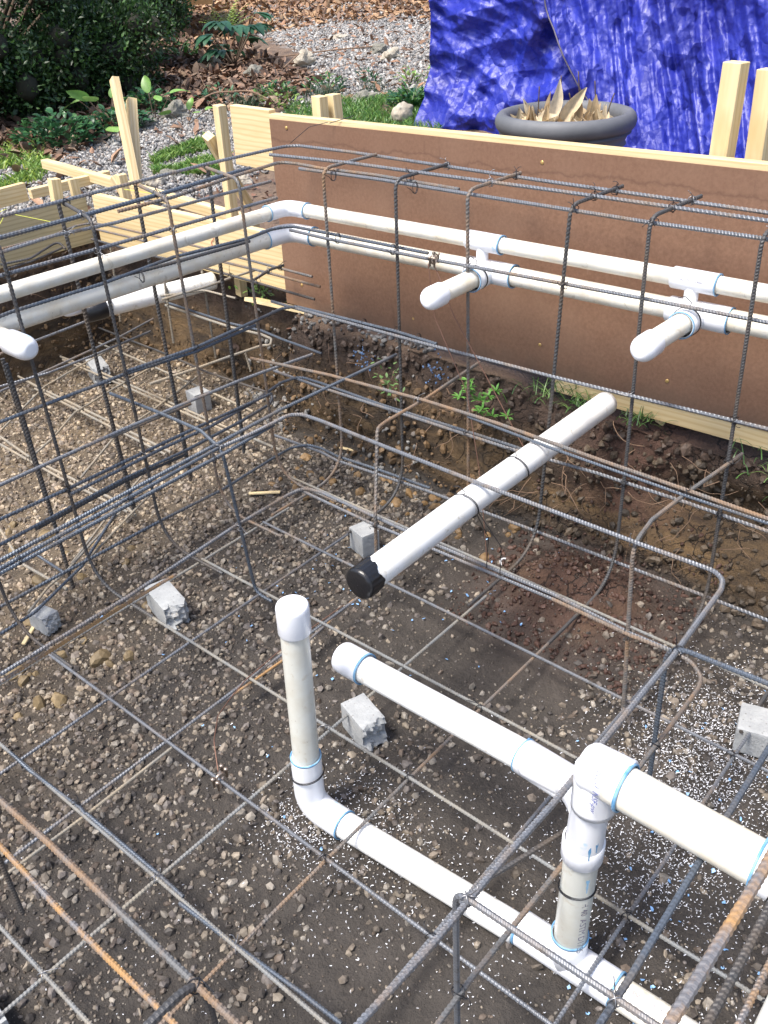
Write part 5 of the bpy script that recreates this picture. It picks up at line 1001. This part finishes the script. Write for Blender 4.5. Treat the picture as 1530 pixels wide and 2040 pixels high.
clump('ivy', 'dark glossy ivy mound at the left, in front of the shrub', 'ivy', 3.62, 6.05, .30, .20, 420, (.04, .07), (.03, .055), IVY, 'ivy mounds')
clump('ivy', 'dark ivy patch just left of the tall leaning stake', 'ivy', 4.10, 6.02, .22, .16, 240, (.04, .07), (.03, .055), IVY, 'ivy mounds')
clump('ivy', 'dark ivy right of the crossed stakes by the mossy rocks', 'ivy', 4.62, 6.35, .20, .16, 200, (.04, .07), (.03, .05), IVY, 'ivy mounds')
def hosta(name, label, x, y, leaves, cols, group=None, hgt=.16):
    z = gz(x, y); t_ = thing(name, label, 'plant', (x, y, z), group)
    for (a, b, L, wd, el) in leaves:
        mb = MB(); d = np.array([ri.x*a+fw.x*b, ri.y*a+fw.y*b, el]); blade(mb, (x+d[0]*.25, y+d[1]*.25, z+hgt), d, L, wd, .7, cols[rng.integers(len(cols))], 8, .35, rng.uniform(-.3, .3), 'leaf', side=np.array([ri.x, ri.y, 0.3])*(.4+abs(b))+np.array([fw.x, fw.y, .3])*-a); mb.build('leaf', LEAF, t_)
        mb = MB(); tube(mb, [(x, y, z-.01), (x+d[0]*.25, y+d[1]*.25, z+hgt)], .003, .02, 5, .03); mb.build('stalk', LEAF if False else BARK, t_)
hosta('broadleaf_plant', 'light green broad leaves fanning out left of the tall stake', 4.20, 6.30, [(-.5, .1, .16, .09, .2), (-.4, -.3, .17, .10, .45), (-.15, -.3, .14, .09, .2), (.45, -.2, .20, .11, .1), (.2, .2, .12, .09, .5), (-.7, -.2, .13, .08, -.1)], [(.22, .42, .10), (.27, .48, .14)], 'broadleaf seedlings')
hosta('broadleaf_plant', 'two light green leaves poking out right of the tall stake', 4.36, 5.95, [(.6, -.1, .16, .09, .2), (-.1, .3, .13, .09, .6), (.2, -.4, .1, .07, .0)], [(.22, .42, .10), (.27, .48, .14)], 'broadleaf seedlings', .2)
hosta('broadleaf_plant', 'pale heart-shaped leaf low over the gravel edge at the left', 3.86, 5.88, [(.3, -.5, .15, .13, .1), (-.5, -.3, .08, .07, .2)], [(.26, .46, .12)], 'broadleaf seedlings', .10)
hosta('broadleaf_plant', 'seedling with round green leaves in front of the mossy rock', 4.47, 5.72, [(.3, -.4, .08, .07, .2), (-.4, -.3, .09, .08, .2), (.1, .3, .09, .07, .6), (.6, 0, .07, .06, .3)], [(.20, .38, .08)], 'broadleaf seedlings', .09)
# tall dark-leaved plant and bright fern
t_ = thing('large_leaf_plant', 'tall plant with big dark glossy lobed leaves beside a flat stone near the top', 'plant', (6.23, 7.15, .88)); zb = gz(6.23, 7.15)
for i in range(15):
    a = i*2.4; el = rng.uniform(.35, 1.2); d = np.array([math.cos(a)*.6, math.sin(a)*.6, el]); e = np.array([6.23, 7.15, zb])+d*rng.uniform(.22, .42)
    mb = MB(); tube(mb, [(6.23, 7.15, zb), e], .006, .02, 6, .06); mb.build('stalk', BARK, t_)
    mb = MB()
    for s_ in (-1, -.5, 0, .5, 1): 
        dd = nrm(np.array([math.cos(a+s_*.8), math.sin(a+s_*.8), .15])); blade(mb, e, dd, rng.uniform(.16, .24), .085, 1.2, [(.03, .10, .055), (.05, .15, .08)][i % 2], 6, .2, 0, 'lance')
    mb.build('leaf', LEAF, t_)
t_ = thing('fern', 'bright yellow-green feathery plant behind the dark glossy one', 'fern', (7.3, 8.45, 1.0)); zb = gz(7.3, 8.45)
for i in range(22):
    a = i*2.4; d = np.array([math.cos(a)*.6, math.sin(a)*.6, rng.uniform(.5, 1.4)]); L = rng.uniform(.3, .55); mb = MB(); p = np.array([7.3, 8.45, zb]); dd = nrm(d)
    for k in range(12):
        p = p+dd*L/12; dd = nrm(dd+np.array([0, 0, -.07])); s_ = nrm(np.cross(dd, (0, 0, 1)))
        for q in (-1, 1): blade(mb, p, s_*q+dd*.6, .10*(1-k/14), .024, .6, YG[rng.integers(2)], 3, 0, 0, 'leaf')
    mb.build('frond', LEAF, t_)
for lab, x, y, n, c_, L in (('leafy green weed at the foot of the lattice, left', 5.75, 7.75, 70, MG, .07), ('leafy green weed at the foot of the lattice, right', 6.25, 7.95, 60, MG, .08), ('small green weed in the leaf litter below the shrub', 5.2, 7.1, 22, MG, .06),
    ('low green plant left of the mondo grass tufts', 5.05, 6.02, 80, IVY, .05), ('green ground plant above the middle of the board, left', 5.45, 5.80, 130, MG+IVY, .05), ('green ground plant above the middle of the board, right', 5.85, 5.62, 110, MG+IVY, .05),
    ('small plant at the edge of the grey path', 6.25, 5.50, 40, IVY, .05), ('pale spring shoots behind the flat-topped stake', 5.2, 5.5, 60, LG, .05), ('striped pale shoots beside the grey path', 6.35, 5.15, 30, LG, .06), ('green bush at the left hem of the blue tarp', 5.72, 4.62, 260, MG+IVY, .07), ('bright green weed at the tarp edge, higher up', 6.75, 5.05, 80, LG+MG, .07)):
    clump('ground_plant', lab, 'plant', x, y, .17 if n > 50 else .10, .14, n, (L*.7, L*1.2), (L*.35, L*.6), c_, 'small plants among the leaf litter')
# tufts
def tuft(label, x, y, n, L, cols, r_=.04, group='grass tufts', z=None, spread=.5, wd=.005):
    z = gz(x, y) if z is None else z; mb = MB()
    for i in range(n):
        a = rng.uniform(0, 6.28); d = np.array([math.cos(a)*spread*rng.uniform(.3, 1.3), math.sin(a)*spread*rng.uniform(.3, 1.3), 1.]); blade(mb, (x+rng.normal(0, r_), y+rng.normal(0, r_), z), d, L*rng.uniform(.6, 1.2), wd, rng.uniform(.8, 2), cols[rng.integers(len(cols))], 5, 0, 0, 'blade')
    return tag(mb.build('grass_tuft', LEAF), label, 'grass tuft', group)
DG = [(.03, .07, .035), (.045, .10, .045)]
tuft('dark mondo grass tuft behind the wide pine plank', 4.98, 5.62, 160, .15, DG, .06); tuft('dark mondo grass tuft right of the green ground plants', 5.62, 5.40, 200, .15, DG, .08); tuft('dark mondo grass tuft closest to the grey path', 6.0, 5.25, 90, .12, DG, .05)
BG = [(.10, .22, .05), (.20, .33, .10), (.07, .16, .05)]
tuft('green grass tuft at the soil edge under the brown board, below the second stub pipe', 2.60, 1.50, 60, .09, BG, .05, z=.45, wd=.004, spread=1.0); tuft('short grass tuft where the bottom rail begins', 2.60, 1.38, 50, .07, BG, .03, z=.44, wd=.004, spread=1.0); tuft('grass tuft right of the drain pipe under the rail', 2.62, 1.16, 50, .08, BG, .04, z=.43, wd=.004, spread=1.0); tuft('bright grass by the right edge under the rail', 2.62, .66, 90, .08, BG, .08, z=.43, wd=.004, spread=1.0)
t_ = thing('weed', 'bright green leafy weed hanging over the soil edge under the brown board', 'weed', (2.50, 1.72, .42))
for i in range(13):
    q = np.array([2.49+rng.normal(0, .02), 1.72+rng.normal(0, .05), .40+rng.normal(0, .05)]); mb = MB()
    for k in range(9): a = k*.7; blade(mb, q, (math.cos(a)*.5-.3, math.sin(a), rng.uniform(.1, .8)), .032, .010, .6, [(.16, .40, .08), (.22, .48, .12)][k % 2], 3, .2, 0, 'lance')
    mb.build('leaf_whorl', LEAF, t_)
t_ = thing('weed', 'small trailing weed on the soil beside the blue primer stain', 'weed', (2.5, 2.2, .38)); mb = MB()
for k in range(40): blade(mb, (2.50+rng.normal(0, .01), 2.17+rng.normal(0, .035), .36+rng.normal(0, .035)), rng.normal(size=3)+[-.8, 0, .3], .022, .012, .4, [(.16, .30, .10), (.22, .36, .14)][k % 2], 3)
mb.build('leaves', LEAF, t_)
t_ = thing('weed', 'pale seedlings on the gravel corner right of the left bay pipe', 'weed', (2.75, 3.2, .5)); mb = MB()
for k in range(50): blade(mb, (2.72+rng.normal(0, .03), 3.12+rng.normal(0, .06), .47+rng.normal(0, .02)), rng.normal(size=3)*.7+[0, 0, 1], .03, .014, .4, LG[k % 3], 3)
mb.build('leaves', LEAF, t_)
def turf(label, poly, n, L, cols, wd, name='grass'):
    P_ = np.array(poly); x = rng.uniform(P_[:, 0].min(), P_[:, 0].max(), n*4); y = rng.uniform(P_[:, 1].min(), P_[:, 1].max(), n*4); ok = inpoly(x, y, poly) & (fbm(np.stack([x*3, y*3, 0*x], -1), 2) > -.28); x, y = x[ok][:n], y[ok][:n]; m_ = len(x); z, _, _ = height(x, y)
    pts = np.stack([x, y, z], -1); a = rng.uniform(0, 6.28, m_); d = nrm(np.stack([np.cos(a)*.5, np.sin(a)*.5, np.ones(m_)], -1)); s = nrm(np.cross(d, rng.normal(size=(m_, 3)))); Ls = (L*rng.uniform(.5, 1.2, m_))[:, None]
    v = np.stack([pts-s*wd, pts+s*wd, pts+d*Ls*.6+s*wd*.9, pts+d*Ls*.6-s*wd*.9, pts+d*Ls+np.stack([np.cos(a), np.sin(a), -.2+0*a], -1)*Ls*.25], 1)
    c = np.array(cols)[rng.integers(0, len(cols), m_)]*rng.uniform(.7, 1.3, (m_, 1)); mb = MB(); o_ = (np.arange(m_)*5)[:, None]
    mb.add(v.reshape(-1, 3), [o_+np.array([[0, 1, 2, 3]]), o_+np.array([[3, 2, 4]])], np.repeat(c, 5, 0)); tag(mb.build(name, LEAF), label, name, kind='stuff')
turf('bright green grass beside the tarp hem and round stone', GRASS1, 7000, .07, MG+LG[:1], .003); turf('bright green low sedum between the stakes', GRASS2, 3500, .06, LG+MG[:1], .005); turf('light green sedum patch at the left edge', GRASS3, 5000, .06, LG+YG[:1], .006)
# leaf litter
def litter(label, poly, n, smin, smax, cols):
    P_ = np.array(poly); x = rng.uniform(P_[:, 0].min(), P_[:, 0].max(), n*5); y = rng.uniform(P_[:, 1].min(), P_[:, 1].max(), n*5); ok = inpoly(x, y, poly); x, y = x[ok][:n], y[ok][:n]; m_ = len(x); z, _, _ = height(x, y)
    c = np.array(cols)[rng.integers(0, len(cols), m_)]*rng.uniform(.6, 1.2, (m_, 1)); L = rng.uniform(smin, smax, m_); d = rng.normal(size=(m_, 3))*np.array([1, 1, .35]); mb = MB(); pts = np.stack([x, y, z+rng.uniform(.004, .03, m_)], -1)
    d = nrm(d); s = nrm(np.cross(d, np.array([0, 0, 1.])+rng.normal(0, .5, (m_, 3)))); nn_ = np.cross(s, d); Lc = L[:, None]; wd = Lc*rng.uniform(.3, .55, (m_, 1)); cu = rng.uniform(-.4, .5, (m_, 1))
    v = np.stack([pts, pts+d*Lc*.3+s*wd*.5+nn_*wd*cu, pts+d*Lc*.33, pts+d*Lc*.3-s*wd*.5+nn_*wd*cu, pts+d*Lc*.7+s*wd*.4+nn_*wd*cu, pts+d*Lc*.7+nn_*Lc*.08, pts+d*Lc*.7-s*wd*.4+nn_*wd*cu, pts+d*Lc+nn_*Lc*cu*.3], 1)
    f3 = np.array([[0, 1, 2], [0, 2, 3], [4, 7, 5], [5, 7, 6]]); f4 = np.array([[1, 4, 5, 2], [2, 5, 6, 3]]); o_ = (np.arange(m_)*8)[:, None, None]
    mb.add(v.reshape(-1, 3), [(f3[None]+o_).reshape(-1, 3), (f4[None]+o_).reshape(-1, 4)], np.repeat(c, 8, 0)); tag(mb.build('leaf_litter', LITTER), label, 'leaf litter', kind='stuff')
LC = [(.22, .13, .085), (.30, .19, .13), (.14, .085, .055), (.36, .25, .17), (.27, .15, .09), (.10, .06, .04)]
litter('brown fallen leaves under and beside the dark shrub', LITTER1, 9000, .05, .12, LC); litter('orange-brown fallen leaves along the top of the garden', LITTER2, 5200, .05, .12, [(.42, .24, .12), (.34, .19, .10), (.5, .32, .18), (.25, .15, .10)])
litter('scattered brown leaves on the grey stone path', PATH1, 1700, .03, .10, [(.36, .20, .12), (.28, .16, .10)]); litter('scattered leaves on the grey stone by the stakes', PATH2, 130, .04, .15, [(.40, .24, .15), (.28, .16, .10)])
litter('dark leaf scraps on the soil behind the form', [(2.75, 2.9), (2.75, 4.3), (3.6, 4.6), (4.4, 4.4), (4.2, 3.2)], 500, .02, .06, [(.16, .10, .07), (.24, .12, .08)])
# rocks
def rock(label, x, y, s, mat, flat=.65, sink=.25, group='garden rocks'):
    s = s*.85; z = gz(x, y); v = IV3*(1+(.18 if 'smooth' in label else .42)*vnoise(IV3*1.5+x*3)[:, None]+.16*vnoise(IV3*3.6+y)[:, None]+.05*vnoise(IV3*9+y)[:, None])*np.array([s, s*.8, s*flat])*.5+np.array([x, y, z+s*flat*(.5-sink)]); mb = MB(); mb.add(v, IF3); o = mb.build('rock', mat, smooth='smooth' in label, origin=(x, y, z)); return tag(o, label, 'rock', group)
rock('smooth tan boulder in the grass by the tarp hem', 5.36, 4.42, .20, ROCKP, .85, .1); rock('flat tan stone left of the smooth boulder', 5.1, 4.62, .17, ROCKP, .4, .2)
rock('mossy grey rock right of the crossed stakes, larger', 4.56, 5.96, .24, ROCKM, .7); rock('mossy grey rock right of the crossed stakes, half hidden by them', 4.27, 5.92, .18, ROCKM, .6); rock('mossy rock in the litter next to the big-leaf plant', 6.0, 6.62, .20, ROCKM, .7); rock('pale lumpy stone on the edge of the path', 6.55, 6.55, .26, ROCKP, .7); rock('brown rock in the path, left of the pair', 7.3, 6.28, .24, ROCKM, .6); rock('pale rock in the path, right of the pair', 7.15, 6.0, .26, ROCKP, .6); rock('yellowish stone in the middle of the path', 7.75, 7.2, .22, ROCKP, .3); rock('grey rock among the mondo grass', 5.42, 5.28, .20, ROCKM, .6); rock('grey rock behind the tilted stake', 5.75, 5.12, .22, ROCKM, .5)
rock('tan rock behind the long two by four', 3.42, 4.78, .15, ROCKP, .7); rock('flat grey stone left of the bright sedum', 3.6, 4.86, .14, ROCKM, .5); rock('tan stone beside the upright stake', 3.75, 4.35, .13, ROCKP, .8); rock('white painted block at the foot of the big-leaf plant', 6.05, 7.2, .16, SHAVE if False else ROCKP, .9)
for lab, pts, r_ in (('curved bare branch arching over the leaf litter', [(4.75, 6.05, .80), (4.95, 5.95, .88), (5.15, 5.75, .88), (5.2, 5.55, .80)], .006), ('long thin stick on the grey path', [(6.3, 6.9, .93), (6.9, 6.5, .96), (7.3, 6.3, .96)], .006), ('pale cut stick by the rock', [(6.15, 6.4, .90), (6.35, 6.4, .99)], .007), ('short pale stick standing in the litter', [(5.3, 6.45, .82), (5.35, 6.6, .95)], .005)):
    mb = MB(); tube(mb, pts, r_, .2, 6, .03); tag(mb.build('stick', ROOT), lab, 'stick', 'fallen sticks')
for lab, x, y, a, L in (('short broken lath on the pebbles at the left edge', .93, 2.45, .6, .09), ('sliver of pale wood under the corner of the bench frame', 2.03, 2.55, -.9, .13), ('sliver of wood on the soil shelf under the brown board', 2.53, 2.5, -1.4, .10)):
    z = gz(x, y)+.012; tag(beam('wood_sliver', (x, y, z), (x+L*math.cos(a), y+L*math.sin(a), z+.005), .014, .008, PINE), lab, 'wood scrap', 'wood scraps')
# deck and lattice
dk = thing('deck', 'brown timber deck edge with a dark lattice skirt at the top left', 'deck', (6.8, 8.85, .95))
rx, ry = ri.x, ri.y
c0 = np.array([6.80, 8.85]); uu = nrm(np.array([rx, ry]))
def dpt(a, z, b=0): return (c0[0]+uu[0]*a+fw.x*b, c0[1]+uu[1]*a+fw.y*b, z)
beam('rim_joist', dpt(-.9, 1.425), dpt(.55, 1.43), .05, .24, DECKM, parent=dk); beam('post', dpt(.30, .85, .1), dpt(.30, 1.35, .1), .09, .09, LATT, parent=dk); beam('decking', dpt(-.9, 1.56, .8), dpt(.55, 1.56, .8), 1.7, .03, DECKM, parent=dk)
for i in range(-9, 8):
    a = -.30+i*.11
    for s_ in (1, -1):
        lo, hi = (0.0, 1.0); f = lambda q: a+s_*.5*(q-.5)+.2
        qs = [q for q in np.linspace(0, 1, 41) if -.85 <= f(q) <= .28]
        if len(qs) > 3: beam('lattice_slat', dpt(f(qs[0]), .86+.46*qs[0], .02+.012*s_), dpt(f(qs[-1]), .86+.46*qs[-1], .02+.012*s_), .006, .042, LATT, parent=dk, chamfer=.0005)
